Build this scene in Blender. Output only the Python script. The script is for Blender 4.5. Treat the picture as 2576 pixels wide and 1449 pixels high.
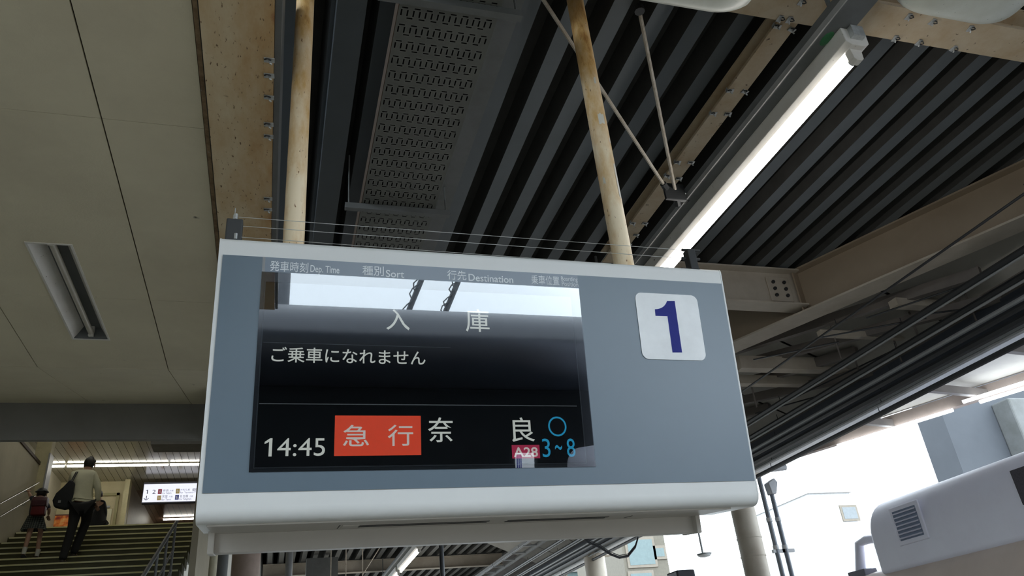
import bpy, bmesh, math, random
import numpy as np
from mathutils import Vector, Matrix
random.seed(7)
for o in list(bpy.data.objects): bpy.data.objects.remove(o)
SC = bpy.context.scene
COL = SC.collection
# ------------------------------------------------------------------ camera
W, H, F = 2576.0, 1449.0, 1940.0
RM = np.array([[0.95851517, 0.05010127, 0.28060389],
               [-0.26987095, 0.47638694, 0.83679457],
               [-0.09175156, -0.87780712, 0.47014498]])     # rows: world X, Y, Z in camera axes (right, down, forward)
CAM = np.array([0.0, 0.0, 1.6])
cd = bpy.data.cameras.new('camera'); co = bpy.data.objects.new('camera', cd); COL.objects.link(co)
cd.sensor_width = 36.0; cd.lens = 36.0 * F / W; cd.clip_start = 0.05; cd.clip_end = 500
r_, u_, b_ = RM[:, 0], -RM[:, 1], -RM[:, 2]
co.matrix_world = Matrix([[r_[i], u_[i], b_[i], CAM[i]] for i in range(3)] + [[0, 0, 0, 1]])
SC.camera = co
# ------------------------------------------------------------------ sky and exposure
wd = bpy.data.worlds.new('overcast_sky'); SC.world = wd; wd.use_nodes = True
bg = wd.node_tree.nodes['Background']
bg.inputs[0].default_value = (0.80, 0.91, 1.0, 1); bg.inputs[1].default_value = 5.6
vs = SC.view_settings
vs.view_transform = 'Standard'; vs.look = 'None'; vs.exposure = 0.0; vs.gamma = 1.0; vs.use_curve_mapping = False

# ------------------------------------------------------------------ survey helpers: a sight line met with a plane of the place
def ray(x, y): return RM @ np.array([x - W / 2, y - H / 2, F])
def onX(x, y, X): r = ray(x, y); return Vector(CAM + r * (X - CAM[0]) / r[0])
def onY(x, y, Y): r = ray(x, y); return Vector(CAM + r * (Y - CAM[1]) / r[1])
def onZ(x, y, Z): r = ray(x, y); return Vector(CAM + r * (Z - CAM[2]) / r[2])
TILT = math.radians(7); SD = 2.8
NF = np.array([0, math.cos(TILT), math.sin(TILT)]); UP = np.array([0, -math.sin(TILT), math.cos(TILT)])
def sgn(x, y): r = ray(x, y); q = r / (r @ NF) * SD; return float(q[0]), float(q @ UP)

# ------------------------------------------------------------------ materials
MATS = {}
def mat(name, c1, c2=None, rough=0.6, metal=0.0, scale=8.0, stretch=(1, 1, 1), bump=0.0, bscale=60, c3=None, amt=0.5, detail=6, spec=0.5, specks=None, grad=None):
    if name in MATS: return MATS[name]
    m = bpy.data.materials.new(name); m.use_nodes = True; MATS[name] = m
    nt = m.node_tree; N = nt.nodes; L = nt.links; bs = N['Principled BSDF']
    bs.inputs['Roughness'].default_value = rough; bs.inputs['Metallic'].default_value = metal
    bs.inputs['Specular IOR Level'].default_value = spec
    if c2 is None: c2 = tuple(v * 0.86 for v in c1)
    tc = N.new('ShaderNodeTexCoord'); mp = N.new('ShaderNodeMapping'); mp.inputs['Scale'].default_value = stretch
    L.new(tc.outputs['Object'], mp.inputs['Vector'])
    nz = N.new('ShaderNodeTexNoise'); nz.inputs['Scale'].default_value = scale; nz.inputs['Detail'].default_value = detail; nz.inputs['Roughness'].default_value = 0.65
    L.new(mp.outputs[0], nz.inputs['Vector'])
    cr = N.new('ShaderNodeValToRGB'); e = cr.color_ramp.elements
    e[0].position = 0.5 - 0.25 * (1 - amt); e[0].color = (*c1, 1); e[1].position = 0.5 + 0.3 * (1 - amt) + 0.02; e[1].color = (*c2, 1)
    if c3: k = e.new(min(0.98, e[1].position + 0.1)); k.color = (*c3, 1)
    fac = nz.outputs['Fac']
    if grad:                                              # wear that grows along one axis of the thing
        sx = N.new('ShaderNodeSeparateXYZ'); L.new(tc.outputs['Object'], sx.inputs[0])
        mr = N.new('ShaderNodeMapRange'); mr.inputs[1].default_value = grad[1]; mr.inputs[2].default_value = grad[2]; mr.inputs[3].default_value = grad[3]; mr.inputs[4].default_value = grad[4]
        L.new(sx.outputs['XYZ'.index(grad[0])], mr.inputs[0])
        ad = N.new('ShaderNodeMath'); ad.operation = 'ADD'; L.new(fac, ad.inputs[0]); L.new(mr.outputs[0], ad.inputs[1]); fac = ad.outputs[0]
    L.new(fac, cr.inputs[0]); out = cr.outputs[0]
    if specks:
        n2 = N.new('ShaderNodeTexNoise'); n2.inputs['Scale'].default_value = specks[1]; n2.inputs['Detail'].default_value = 3
        L.new(mp.outputs[0], n2.inputs['Vector'])
        r2 = N.new('ShaderNodeValToRGB'); r2.color_ramp.elements[0].position = specks[2]; r2.color_ramp.elements[1].position = specks[2] + 0.06
        L.new(n2.outputs['Fac'], r2.inputs[0])
        mx = N.new('ShaderNodeMix'); mx.data_type = 'RGBA'; L.new(r2.outputs[0], mx.inputs[0]); L.new(out, mx.inputs[6]); mx.inputs[7].default_value = (*specks[0], 1)
        out = mx.outputs[2]
    L.new(out, bs.inputs['Base Color'])
    if bump:
        nb = N.new('ShaderNodeTexNoise'); nb.inputs['Scale'].default_value = bscale; nb.inputs['Detail'].default_value = 4
        L.new(mp.outputs[0], nb.inputs['Vector'])
        bp = N.new('ShaderNodeBump'); bp.inputs['Strength'].default_value = bump; bp.inputs['Distance'].default_value = 0.01
        L.new(nb.outputs['Fac'], bp.inputs['Height']); L.new(bp.outputs[0], bs.inputs['Normal'])
    return m
def emit(name, c, s):
    if name in MATS: return MATS[name]
    m = bpy.data.materials.new(name); m.use_nodes = True; MATS[name] = m
    nt = m.node_tree; bs = nt.nodes['Principled BSDF']
    nz = nt.nodes.new('ShaderNodeTexNoise'); nz.inputs['Scale'].default_value = 30
    mr = nt.nodes.new('ShaderNodeMapRange'); mr.inputs[3].default_value = s * 0.96; mr.inputs[4].default_value = s * 1.04
    nt.links.new(nz.outputs['Fac'], mr.inputs[0]); nt.links.new(mr.outputs[0], bs.inputs['Emission Strength'])
    bs.inputs['Base Color'].default_value = (0.02, 0.02, 0.02, 1); bs.inputs['Emission Color'].default_value = (*c, 1); bs.inputs['Roughness'].default_value = 0.4
    return m
def glass(name, tint, ior, rough):
    m = bpy.data.materials.new(name); m.use_nodes = True; MATS[name] = m
    nt = m.node_tree; nt.nodes.remove(nt.nodes['Principled BSDF'])
    t = nt.nodes.new('ShaderNodeBsdfTransparent'); t.inputs[0].default_value = (*tint, 1)
    g = nt.nodes.new('ShaderNodeBsdfGlossy'); g.inputs['Roughness'].default_value = rough
    f = nt.nodes.new('ShaderNodeFresnel'); f.inputs[0].default_value = ior
    x = nt.nodes.new('ShaderNodeMixShader')
    nt.links.new(f.outputs[0], x.inputs[0]); nt.links.new(t.outputs[0], x.inputs[1]); nt.links.new(g.outputs[0], x.inputs[2])
    nt.links.new(x.outputs[0], nt.nodes['Material Output'].inputs[0])
    return m

# shared paints and metals
M_CEIL = mat('painted_ceiling_board', (0.68, 0.62, 0.46), (0.60, 0.54, 0.40), rough=0.75, scale=1.3, bump=0.1, bscale=90, specks=((0.07, 0.06, 0.05), 9, 0.735))
M_GAP = mat('dark_joint', (0.05, 0.045, 0.035), rough=0.9)
M_RUSTBEAM = mat('cream_paint_with_rust', (0.62, 0.51, 0.34), (0.46, 0.29, 0.13), rough=0.75, scale=3.0, stretch=(2.2, 0.8, 1), c3=(0.30, 0.13, 0.05), amt=0.35, detail=9, specks=((0.15, 0.09, 0.045), 34, 0.640), grad=('X', -0.04, 0.14, -0.05, 0.19))
M_CREAM = mat('weathered_cream_steel', (0.56, 0.47, 0.34), (0.44, 0.32, 0.19), rough=0.7, scale=5, stretch=(1, 1, 1), amt=0.4, detail=9, specks=((0.09, 0.06, 0.04), 26, 0.68))
M_PIPE = mat('pipe_cream_with_rust', (0.90, 0.76, 0.54), (0.64, 0.39, 0.14), rough=0.5, scale=3.6, stretch=(3, 3, 1.0), c3=(0.36, 0.16, 0.04), amt=0.5, detail=9, specks=((0.25, 0.12, 0.05), 30, 0.68), grad=('Z', 0.2, 1.6, -0.06, 0.12))
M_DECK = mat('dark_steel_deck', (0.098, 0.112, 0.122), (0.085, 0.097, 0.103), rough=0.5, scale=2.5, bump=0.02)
M_GIRDER = mat('brown_grey_girder_paint', (0.30, 0.235, 0.17), (0.25, 0.19, 0.13), rough=0.6, scale=1.6, amt=0.3)
M_GIRDERF = mat('girder_flange_paint', (0.46, 0.41, 0.34), (0.36, 0.31, 0.25), rough=0.65, scale=3, amt=0.35)
M_GREYSTEEL = mat('grey_steel', (0.13, 0.135, 0.135), (0.10, 0.105, 0.10), rough=0.55, scale=4)
M_DARK = mat('near_black_steel', (0.022, 0.024, 0.026), rough=0.6)
M_ZINC = mat('galvanised_clip', (0.62, 0.64, 0.64), (0.45, 0.46, 0.45), rough=0.45, metal=0.6, scale=20)
M_WHITE = mat('white_lamp_housing', (0.72, 0.70, 0.66), (0.62, 0.58, 0.52), rough=0.5, scale=5, amt=0.3, specks=((0.2, 0.17, 0.13), 35, 0.70))
M_COVER = mat('dusty_white_cover', (0.62, 0.64, 0.58), (0.52, 0.53, 0.46), rough=0.35, scale=4, specks=((0.12, 0.12, 0.10), 60, 0.70))
M_TUBE = emit('lit_fluorescent_tube', (1.0, 0.97, 0.92), 24.0)
M_DEADTUBE = mat('unlit_tube_glass', (0.55, 0.52, 0.45), rough=0.25)
M_SIGNW = mat('sign_white_paint', (0.78, 0.79, 0.785), (0.75, 0.76, 0.755), rough=0.4, scale=2)
M_SIGNG = mat('sign_grey_panel', (0.105, 0.155, 0.205), (0.10, 0.148, 0.196), rough=0.36, spec=0.9, scale=3, bump=0.015, bscale=400)
M_SIGNB = mat('sign_underside_grey', (0.54, 0.51, 0.47), (0.50, 0.47, 0.43), rough=0.5, scale=3)
M_BLACK = mat('screen_black', (0.006, 0.007, 0.008), rough=0.04, spec=0.6)
M_BEZEL = mat('bezel_dark', (0.02, 0.023, 0.03), rough=0.25)
M_PLATE = mat('number_plate_white', (0.90, 0.92, 0.94), rough=0.35, scale=3)
M_BLUE = mat('navy_vinyl', (0.014, 0.020, 0.22), (0.016, 0.023, 0.24), rough=0.4, bump=0.1, bscale=90, spec=0.15)
M_PRINT = mat('white_print', (0.80, 0.84, 0.88), rough=0.5)
M_GLASS = glass('clear_cover_glass', (0.93, 0.95, 0.97), 1.9, 0.0)
M_FLOOR = mat('platform_concrete', (0.25, 0.235, 0.20), (0.20, 0.19, 0.165), rough=0.85, scale=2, bump=0.2)
M_BALLAST = mat('track_ballast', (0.24, 0.22, 0.20), (0.14, 0.12, 0.11), rough=0.95, scale=12, bump=0.6, bscale=30)
M_CABLE = mat('black_cable_sheath', (0.03, 0.032, 0.036), rough=0.35)
M_CONDUIT = mat('grey_conduit', (0.30, 0.31, 0.32), rough=0.4)

# ------------------------------------------------------------------ mesh builder
class MB:
    def __init__(s): s.v = []; s.f = []
    def add(s, vs, fs):
        n = len(s.v); s.v += [Vector(p) for p in vs]; s.f += [[i + n for i in f] for f in fs]; return s
    def box(s, x0, x1, y0, y1, z0, z1):
        return s.add([(x0, y0, z0), (x1, y0, z0), (x1, y1, z0), (x0, y1, z0), (x0, y0, z1), (x1, y0, z1), (x1, y1, z1), (x0, y1, z1)],
                     [(0, 3, 2, 1), (4, 5, 6, 7), (0, 1, 5, 4), (1, 2, 6, 5), (2, 3, 7, 6), (3, 0, 4, 7)])
    def tube(s, pts, r, n=12, cap=True):
        pts = [Vector(p) for p in pts]; rr = r if isinstance(r, (list, tuple)) else [r] * len(pts); rings = []
        up = None
        for i, p in enumerate(pts):
            d = (pts[min(i + 1, len(pts) - 1)] - pts[max(i - 1, 0)]).normalized()
            if up is None: up = Vector((0, 0, 1)) if abs(d.z) < 0.9 else Vector((1, 0, 0))
            a = d.cross(up).normalized(); b = a.cross(d).normalized(); up = b
            rings.append([p + (a * math.cos(2 * math.pi * k / n) + b * math.sin(2 * math.pi * k / n)) * rr[i] for k in range(n)])
        vs = [q for R in rings for q in R]; fs = []
        for i in range(len(pts) - 1):
            for k in range(n): fs.append((i * n + k, i * n + (k + 1) % n, (i + 1) * n + (k + 1) % n, (i + 1) * n + k))
        if cap: fs += [tuple(reversed(range(n))), tuple((len(pts) - 1) * n + k for k in range(n))]
        return s.add(vs, fs)
    def prism(s, prof, a, b, axis='x'):
        """closed profile swept along an axis; profile = (y,z) for x, (x,z) for y, (x,y) for z"""
        n = len(prof); vs = []
        for t in (a, b):
            for p in prof:
                vs.append({'x': (t, p[0], p[1]), 'y': (p[0], t, p[1]), 'z': (p[0], p[1], t)}[axis])
        fs = [tuple(range(n)), tuple(reversed(range(n, 2 * n)))] + [(k, (k + 1) % n, n + (k + 1) % n, n + k) for k in range(n)]
        return s.add(vs, fs)
    def bar(s, p, q, w, h):
        """rectangular bar from p to q (top-level z is up), w wide, h high, centred"""
        p = Vector(p); q = Vector(q); d = (q - p).normalized(); a = d.cross(Vector((0, 0, 1)))
        a = a.normalized() if a.length > 1e-4 else Vector((1, 0, 0)); b = a.cross(d).normalized()
        vs = [c + a * sx * w / 2 + b * sz * h / 2 for c in (p, q) for sx, sz in ((-1, -1), (1, -1), (1, 1), (-1, 1))]
        return s.add(vs, [(0, 1, 2, 3), (7, 6, 5, 4), (0, 4, 5, 1), (1, 5, 6, 2), (2, 6, 7, 3), (3, 7, 4, 0)])
    def ball(s, c, r, n=12, m=8):
        c = Vector(c); r = Vector(r if isinstance(r, (tuple, list, Vector)) else (r, r, r)); vs = []; fs = []
        for i in range(m + 1):
            t = math.pi * i / m
            for k in range(n):
                a = 2 * math.pi * k / n; vs.append((c.x + r.x * math.sin(t) * math.cos(a), c.y + r.y * math.sin(t) * math.sin(a), c.z + r.z * math.cos(t)))
        for i in range(m):
            for k in range(n): fs.append((i * n + k, (i + 1) * n + k, (i + 1) * n + (k + 1) % n, i * n + (k + 1) % n))
        return s.add(vs, fs)
    def build(s, name, m, parent=None, bevel=0.0, smooth=False, local=False, seg=2):
        off = Vector((0, 0, 0)) if (parent is None or local) else wloc(parent)
        me = bpy.data.meshes.new(name); me.from_pydata([tuple(p - off) for p in s.v], [], s.f); me.update()
        bm = bmesh.new(); bm.from_mesh(me); bmesh.ops.remove_doubles(bm, verts=bm.verts, dist=1e-6)
        bmesh.ops.recalc_face_normals(bm, faces=bm.faces)
        if bevel: bmesh.ops.bevel(bm, geom=[e for e in bm.edges if len(e.link_faces) == 2 and e.calc_face_angle(0) > 0.6], offset=bevel, segments=seg, affect='EDGES', profile=0.5)
        bm.to_mesh(me); bm.free()
        return link(name, me, m, parent, smooth)
def wloc(o):
    p = Vector(o.location)
    while o.parent: o = o.parent; p += Vector(o.location)
    return p
def link(name, me, m, parent=None, smooth=False):
    if m is not None and not me.materials: me.materials.append(m)
    if smooth:
        me.polygons.foreach_set('use_smooth', [True] * len(me.polygons))
        try: me.set_sharp_from_angle(angle=math.radians(40))
        except Exception: pass
    o = bpy.data.objects.new(name, me); COL.objects.link(o)
    if parent is not None: o.parent = parent
    return o
def tag(o, label=None, cat=None, group=None, kind=None):
    if label: o['label'] = label
    if cat: o['category'] = cat
    if group: o['group'] = group
    if kind: o['kind'] = kind
    return o
def thing(name, label, cat, loc=(0, 0, 0), group=None):
    o = bpy.data.objects.new(name, None); COL.objects.link(o); o.location = loc; o.empty_display_size = 0.1
    return tag(o, label, cat, group)
def struct(name, loc=(0, 0, 0), label=None):
    o = bpy.data.objects.new(name, None); COL.objects.link(o); o.location = loc; o.empty_display_size = 0.1
    return tag(o, label, None, None, 'structure')
def copy_tree(o, parent=None, shift=None):
    c = o.copy(); COL.objects.link(c)
    if parent is not None: c.parent = parent
    if shift is not None: c.location = Vector(o.location) + Vector(shift)
    for ch in list(o.children): copy_tree(ch, c)
    return c
def text(name, s, m, parent, x0, x1, z0, z1, y, bold=0.0, face='-y'):
    cu = bpy.data.curves.new(name, 'FONT'); cu.body = s; cu.size = 1.0; cu.offset = bold; cu.resolution_u = 4
    t = bpy.data.objects.new(name, cu); COL.objects.link(t)
    dg = bpy.context.evaluated_depsgraph_get(); dg.update()
    me = bpy.data.meshes.new_from_object(t.evaluated_get(dg)); bpy.data.objects.remove(t); bpy.data.curves.remove(cu)
    n = len(me.vertices); a = np.empty(n * 3); me.vertices.foreach_get('co', a); a = a.reshape(-1, 3)
    lo, hi = a.min(0), a.max(0); sx = (x1 - x0) / (hi[0] - lo[0]); sz = (z1 - z0) / (hi[1] - lo[1])
    b = np.empty_like(a); b[:, 0] = x0 + (a[:, 0] - lo[0]) * sx; b[:, 2] = z0 + (a[:, 1] - lo[1]) * sz; b[:, 1] = y
    off = Vector((0, 0, 0)) if parent is None or parent.get('localframe') else wloc(parent)
    b -= np.array(off)
    me.vertices.foreach_set('co', b.ravel()); me.update(); me.materials.clear()
    return link(name, me, m, parent)
def rrect(x0, x1, z0, z1, r, n=8):
    pts = []
    for cx, cz, a0 in ((x1 - r, z1 - r, 0), (x0 + r, z1 - r, 90), (x0 + r, z0 + r, 180), (x1 - r, z0 + r, 270)):
        for k in range(n + 1):
            a = math.radians(a0 + 90 * k / n); pts.append((cx + r * math.cos(a), cz + r * math.sin(a)))
    return pts
def hbeam(mb, x0, x1, y0, y1, zt, zb, axis, tf=0.012, tw=0.008):
    mb.box(x0, x1, y0, y1, zb, zb + tf); mb.box(x0, x1, y0, y1, zt - tf, zt)
    if axis == 'y': c = (x0 + x1) / 2; mb.box(c - tw / 2, c + tw / 2, y0, y1, zb + tf, zt - tf)
    else: c = (y0 + y1) / 2; mb.box(x0, x1, c - tw / 2, c + tw / 2, zb + tf, zt - tf)
    return mb

# ================================================================== THE SETTING
# platform, track bed, ground
fl = struct('floor')
MB().box(-9, 6.05, -9, 60, -0.4, 0).build('platform_slab', M_FLOOR, fl)
MB().box(5.65, 6.05, -9, 60, 0.0, 0.004).build('edge_strip', mat('pale_edge_stone', (0.5, 0.49, 0.46), rough=0.8), fl)
g = MB().box(-80, 120, -80, 140, -1.5, -1.1).build('track_bed', M_BALLAST); tag(g, kind='structure')

wp = struct('wall_sky_block')  # unseen wall added to keep sky light off the left ceiling
MB().box(-8.2, -8.0, -9, 6.2, 0, 4.7).build('wall_face', mat('sky_block_grey', (0.22, 0.21, 0.19), rough=0.8), wp)
MB().box(-8.2, -4.7, 6.2, 6.4, 0, 4.2).build('wall_return', mat('sky_block_grey', (0, 0, 0)), wp)
# ---- left ceiling: boards 0.91 x 1.82 with open joints
ZC = 4.14
ceil = struct('ceiling')
XS = [-0.412, -0.859, -1.769, -2.679, -3.589, -4.499, -5.409, -6.319, -7.229]
YS = [-2.34, -0.52, 1.30, 3.124, 4.94, 6.12]
FX0, FX1, FY0, FY1 = -1.425, -1.205, 4.29, 5.58       # recessed lamp opening
g_ = 0.0035
for i in range(len(XS) - 1):
    for j in range(len(YS) - 1):
        x0, x1, y0, y1 = XS[i + 1] + g_, XS[i] - g_, YS[j] + g_ * 0.5, YS[j + 1] - g_ * 0.5
        mb = MB()
        if x0 < FX0 < x1 and y1 > FY0 and y0 < FY1:
            a, b = max(y0, FY0), min(y1, FY1)
            mb.box(x0, FX0, y0, y1, ZC, ZC + 0.012); mb.box(FX1, x1, y0, y1, ZC, ZC + 0.012)
            if y0 < FY0: mb.box(FX0, FX1, y0, FY0, ZC, ZC + 0.012)
            if y1 > FY1: mb.box(FX0, FX1, FY1, y1, ZC, ZC + 0.012)
        else: mb.box(x0, x1, y0, y1, ZC, ZC + 0.012)
        mb.build('ceiling_board', M_CEIL, ceil)
# sloping boards rising to the stair lintel
SLT = 0.2126; YB = 7.95; ZB = ZC + SLT * (YB - 6.12)
for i in range(len(XS) - 1):
    x0, x1 = XS[i + 1] + g_, XS[i] - g_
    xe = x1 if i else -0.62
    MB().add([(x0, 6.122, ZC), (x1, 6.122, ZC), (x1, YB, ZB), (x0, YB, ZB), (x0, 6.122, ZC + .012), (x1, 6.122, ZC + .012), (x1, YB, ZB + .012), (x0, YB, ZB + .012)],
             [(0, 3, 2, 1), (4, 5, 6, 7), (0, 1, 5, 4), (1, 2, 6, 5), (2, 3, 7, 6), (3, 0, 4, 7)]).build('ceiling_board', M_CEIL, ceil)
bk = MB().box(-7.3, FX0 - .004, -2.4, 6.12, ZC + 0.03, ZC + 0.05).box(FX1 + .004, -0.40, -2.4, 6.12, ZC + 0.03, ZC + 0.05).box(FX0 - .004, FX1 + .004, -2.4, FY0 - .004, ZC + .03, ZC + .05).box(FX0 - .004, FX1 + .004, FY1 + .004, 6.12, ZC + .03, ZC + .05)
bk.add([(-7.3, 6.12, ZC + .03), (-0.40, 6.12, ZC + .03), (-0.40, YB, ZB + .03), (-7.3, YB, ZB + .03)], [(0, 1, 2, 3)])
bk.build('ceiling_backing', M_GAP, ceil)
MB().box(-0.392, -0.385, -2.4, 6.1, ZC - .016, ZC + .02).build('edge_shadow_gap', M_GAP, ceil)
MB().box(-0.411, -0.392, -2.4, 6.1, ZC - 0.012, ZC + 0.02).build('edge_trim', mat('rusted_edge_trim', (0.27, 0.19, 0.11), (0.13, 0.08, 0.04), rough=0.9, scale=14, specks=((0.3, 0.28, 0.25), 30, 0.68)), ceil)

# grey triangle side cheek next to the slope, lintel beam over the stairs
li = struct('wall_lintel')
ZL = 1.6 + 0.3225 * YB
MB().box(-7.3, 0.1, YB, YB + 0.06, ZL, ZB + 0.02).build('lintel_face', mat('lintel_grey_paint', (0.20, 0.195, 0.18), (0.17, 0.165, 0.15), rough=0.7, scale=2), li)
MB().prism([(6.9, ZC + .166), (YB, ZC + .0), (YB, ZB - .004)], -0.60, -0.40, 'x').build('side_cheek', M_GREYSTEEL, li)

# ---- rusty beam beside the boards
bm_ = thing('roof_beam', 'rust-stained cream beam flange beside the pale ceiling boards', 'beam', (-0.24, 2.0, 4.1))
hb = MB(); hb.box(-0.384, -0.10, -2.4, 6.3, 4.10, 4.114); hb.box(-0.25, -0.238, -2.4, 6.3, 4.114, 4.42); hb.box(-0.384, -0.10, -2.4, 6.3, 4.42, 4.434)
hb.build('flange_and_web', M_RUSTBEAM, bm_)
MB().box(-0.098, -0.072, -2.4, 6.3, 4.11, 4.6).build('side_plate', M_GREYSTEEL, bm_)
def clip(parent, p, ang, s=1.0):
    """wire clip: bent zinc tab with a hooked pin"""
    if not hasattr(clip, 'me'):
        mb = MB().box(-.022, .022, -.013, .013, -.004, .0).box(-.022, -.018, -.013, .013, -.004, .014)
        mb.tube([(.0, .0, -.004), (.004, .0, -.02), (.012, 0, -.024)], .004, 6)
        clip.tab = mb
        o = mb.build('clip_seed', M_ZINC); clip.me = o.data; bpy.data.objects.remove(o)
        mb2 = MB().tube([(-.012, -.006, -.003), (-.018, -.012, -.012), (-.01, -.022, -.016), (0, -.016, -.012), (.006, -.004, -.005)], .0035, 6)
        o = mb2.build('hook_seed', M_DARK); clip.hk = o.data; bpy.data.objects.remove(o)
    c = bpy.data.objects.new('clip', clip.me); COL.objects.link(c); c.parent = parent; c.location = Vector(p) - wloc(parent); c.rotation_euler = (0, 0, ang); c.scale = (s, s, s)
    h = bpy.data.objects.new('hook', clip.hk); COL.objects.link(h); h.parent = c
    return c
for (x, y) in ((680, 152), (670, 190), (673, 245), (672, 313), (668, 343), (670, 500), (668, 527)):
    p = onZ(x, y, 4.096); clip(bm_, (-0.118, p.y, 4.0985), 0.1 * random.uniform(-1, 1), 1.0)

# ---- corrugated roof deck
ZD = 5.0
def girder_x(y): return 4.693 + (y - 5.5705) * (5.6266 - 4.6931) / (3.6002 - 5.5705)
roof = struct('ceiling_roof')
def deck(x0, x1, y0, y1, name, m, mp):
    """folded sheet: pale lower flanges, darker-coloured webs and pans above them"""
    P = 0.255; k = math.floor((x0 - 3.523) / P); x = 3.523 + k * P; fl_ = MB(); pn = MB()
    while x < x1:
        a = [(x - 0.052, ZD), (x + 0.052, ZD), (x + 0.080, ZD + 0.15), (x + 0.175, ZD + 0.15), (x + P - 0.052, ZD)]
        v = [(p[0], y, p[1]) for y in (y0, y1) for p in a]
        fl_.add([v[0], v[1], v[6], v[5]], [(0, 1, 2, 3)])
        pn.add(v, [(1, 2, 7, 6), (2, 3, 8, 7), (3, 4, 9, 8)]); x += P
    fl_.build(name + '_flanges', m, roof); pn.build(name + '_pans', mp, roof)
M_PANS = mat('dark_pan_brown', (0.040, 0.039, 0.036), (0.030, 0.029, 0.026), rough=0.9, scale=6)  # one darker colour for the webs and pans of the deck
deck(-0.35, 6.2, -2.7, 5.75, 'deck_sheet', M_DECK, M_PANS)
deck(-0.35, 6.2, 5.76, 60, 'deck_sheet', mat('grey_far_deck', (0.15, 0.145, 0.13), (0.11, 0.105, 0.10), rough=0.6, scale=2), M_PANS)
MB().box(-0.35, 6.3, -2.7, 60, 5.19, 5.24).build('roof_cover', M_DARK, roof)
MB().box(-0.45, -0.352, 7.95, 17.0, 4.6, 8.1).build('shaft_sky_block', M_DARK, roof)  # unseen panel added to close a gap that let sky light in
MB().box(-7.4, 0.0, 7.95, 8.0, 4.55, 8.1).build('shaft_front', M_DARK, roof)
MB().box(-7.4, -0.26, -2.5, 7.9, 4.6, 4.66).build('roof_cover', M_DARK, roof)

# ---- beams under the deck
def beam_thing(name, label, mbd, m, loc):
    t = thing(name, label, 'beam', loc); mbd.build('steel_section', m, t); return t
nb = beam_thing('cross_beam', 'clip-studded cream cross beam at the top, above the white lamp covers', hbeam(MB(), -0.05, 5.95, 2.27, 2.49, 4.99, 4.80, 'x'), M_CREAM, (2.5, 2.4, 4.8))
for (x, y) in ((2015, 5), (2097, 12), (1985, 50), (2062, 55), (2050, 80), (2285, 42), (2345, 55), (2440, 72), (2250, 98), (2310, 108), (2395, 125), (1948, 65)):
    p = onZ(x, y, 4.797); clip(nb, (p.x, min(2.475, max(2.285, p.y)), 4.7985), 1.57 + random.uniform(-.25, .25), 1.0)
yb = beam_thing('purlin_beam', 'narrow cream beam with clips running beside the lit fluorescent lamp', hbeam(MB(), 2.625, 2.755, 2.5, 5.3, 4.99, 4.88, 'y'), M_CREAM, (2.69, 3.9, 4.9))
for (x, y) in ((1948, 66), (2000, 77), (1832, 228), (1880, 232), (1788, 285), (1838, 288), (1700, 408), (1745, 410), (1675, 443), (1715, 450), (1590, 562), (1630, 563), (1608, 592), (1590, 616)):
    p = onZ(x, y, 4.875); clip(yb, (2.64 if p.x < 2.70 else 2.742, p.y, 4.8785), random.uniform(-.3, .3), 1.1)
fb = beam_thing('cross_beam', 'far cream cross beam bolted to the brown girder behind the sign', hbeam(MB(), 3.0, 4.70, 5.36, 5.54, 4.985, 4.60, 'x', tf=0.016), M_GIRDERF, (2.5, 5.45, 4.6))
# bolted splice plate on the far beam
sp = MB().box(4.36, 4.60, 5.428, 5.444, 4.66, 4.92).build('splice_plate', M_GIRDERF, fb, bevel=0.004)
for bx in (4.42, 4.54):
    for bz in (4.72, 4.79, 4.86):
        MB().tube([(bx, 5.43, bz), (bx, 5.408, bz)], 0.017, 6).build('bolt', M_DARK, sp)

# ---- oblique girder
gd = thing('girder', 'deep brown oblique girder with pale flanges right of the sign', 'beam', (5.0, 4.9, 4.4))
A = Vector((4.693, 5.5705, 0)); B = Vector((5.6266, 3.6002, 0)); gdir = (B - A).normalized(); gn = Vector((gdir.y, -gdir.x, 0)) 
if gn.y > 0: gn = -gn
P0 = A - gdir * 2.6; P1 = A + gdir * 4.6
def at_g(s, n, z): q = A + gdir * s + gn * n; return Vector((q.x, q.y, z))
MB().bar(at_g(-4.5, 0, 4.775), at_g(3.2, 0, 4.775), 0.012, 0.44).build('web', M_GIRDER, gd)
MB().bar(at_g(-4.5, 0, 4.545), at_g(3.2, 0, 4.545), 0.26, 0.018).build('bottom_flange', M_GIRDERF, gd)
MB().bar(at_g(-4.5, 0, 4.99), at_g(3.2, 0, 4.99), 0.20, 0.016).build('top_flange', M_GIRDER, gd)
MB().bar(at_g(0.12, 0.05, 4.77), at_g(0.135, 0.05, 4.77), 0.10, 0.43).build('stiffener', M_GIRDER, gd)

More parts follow.
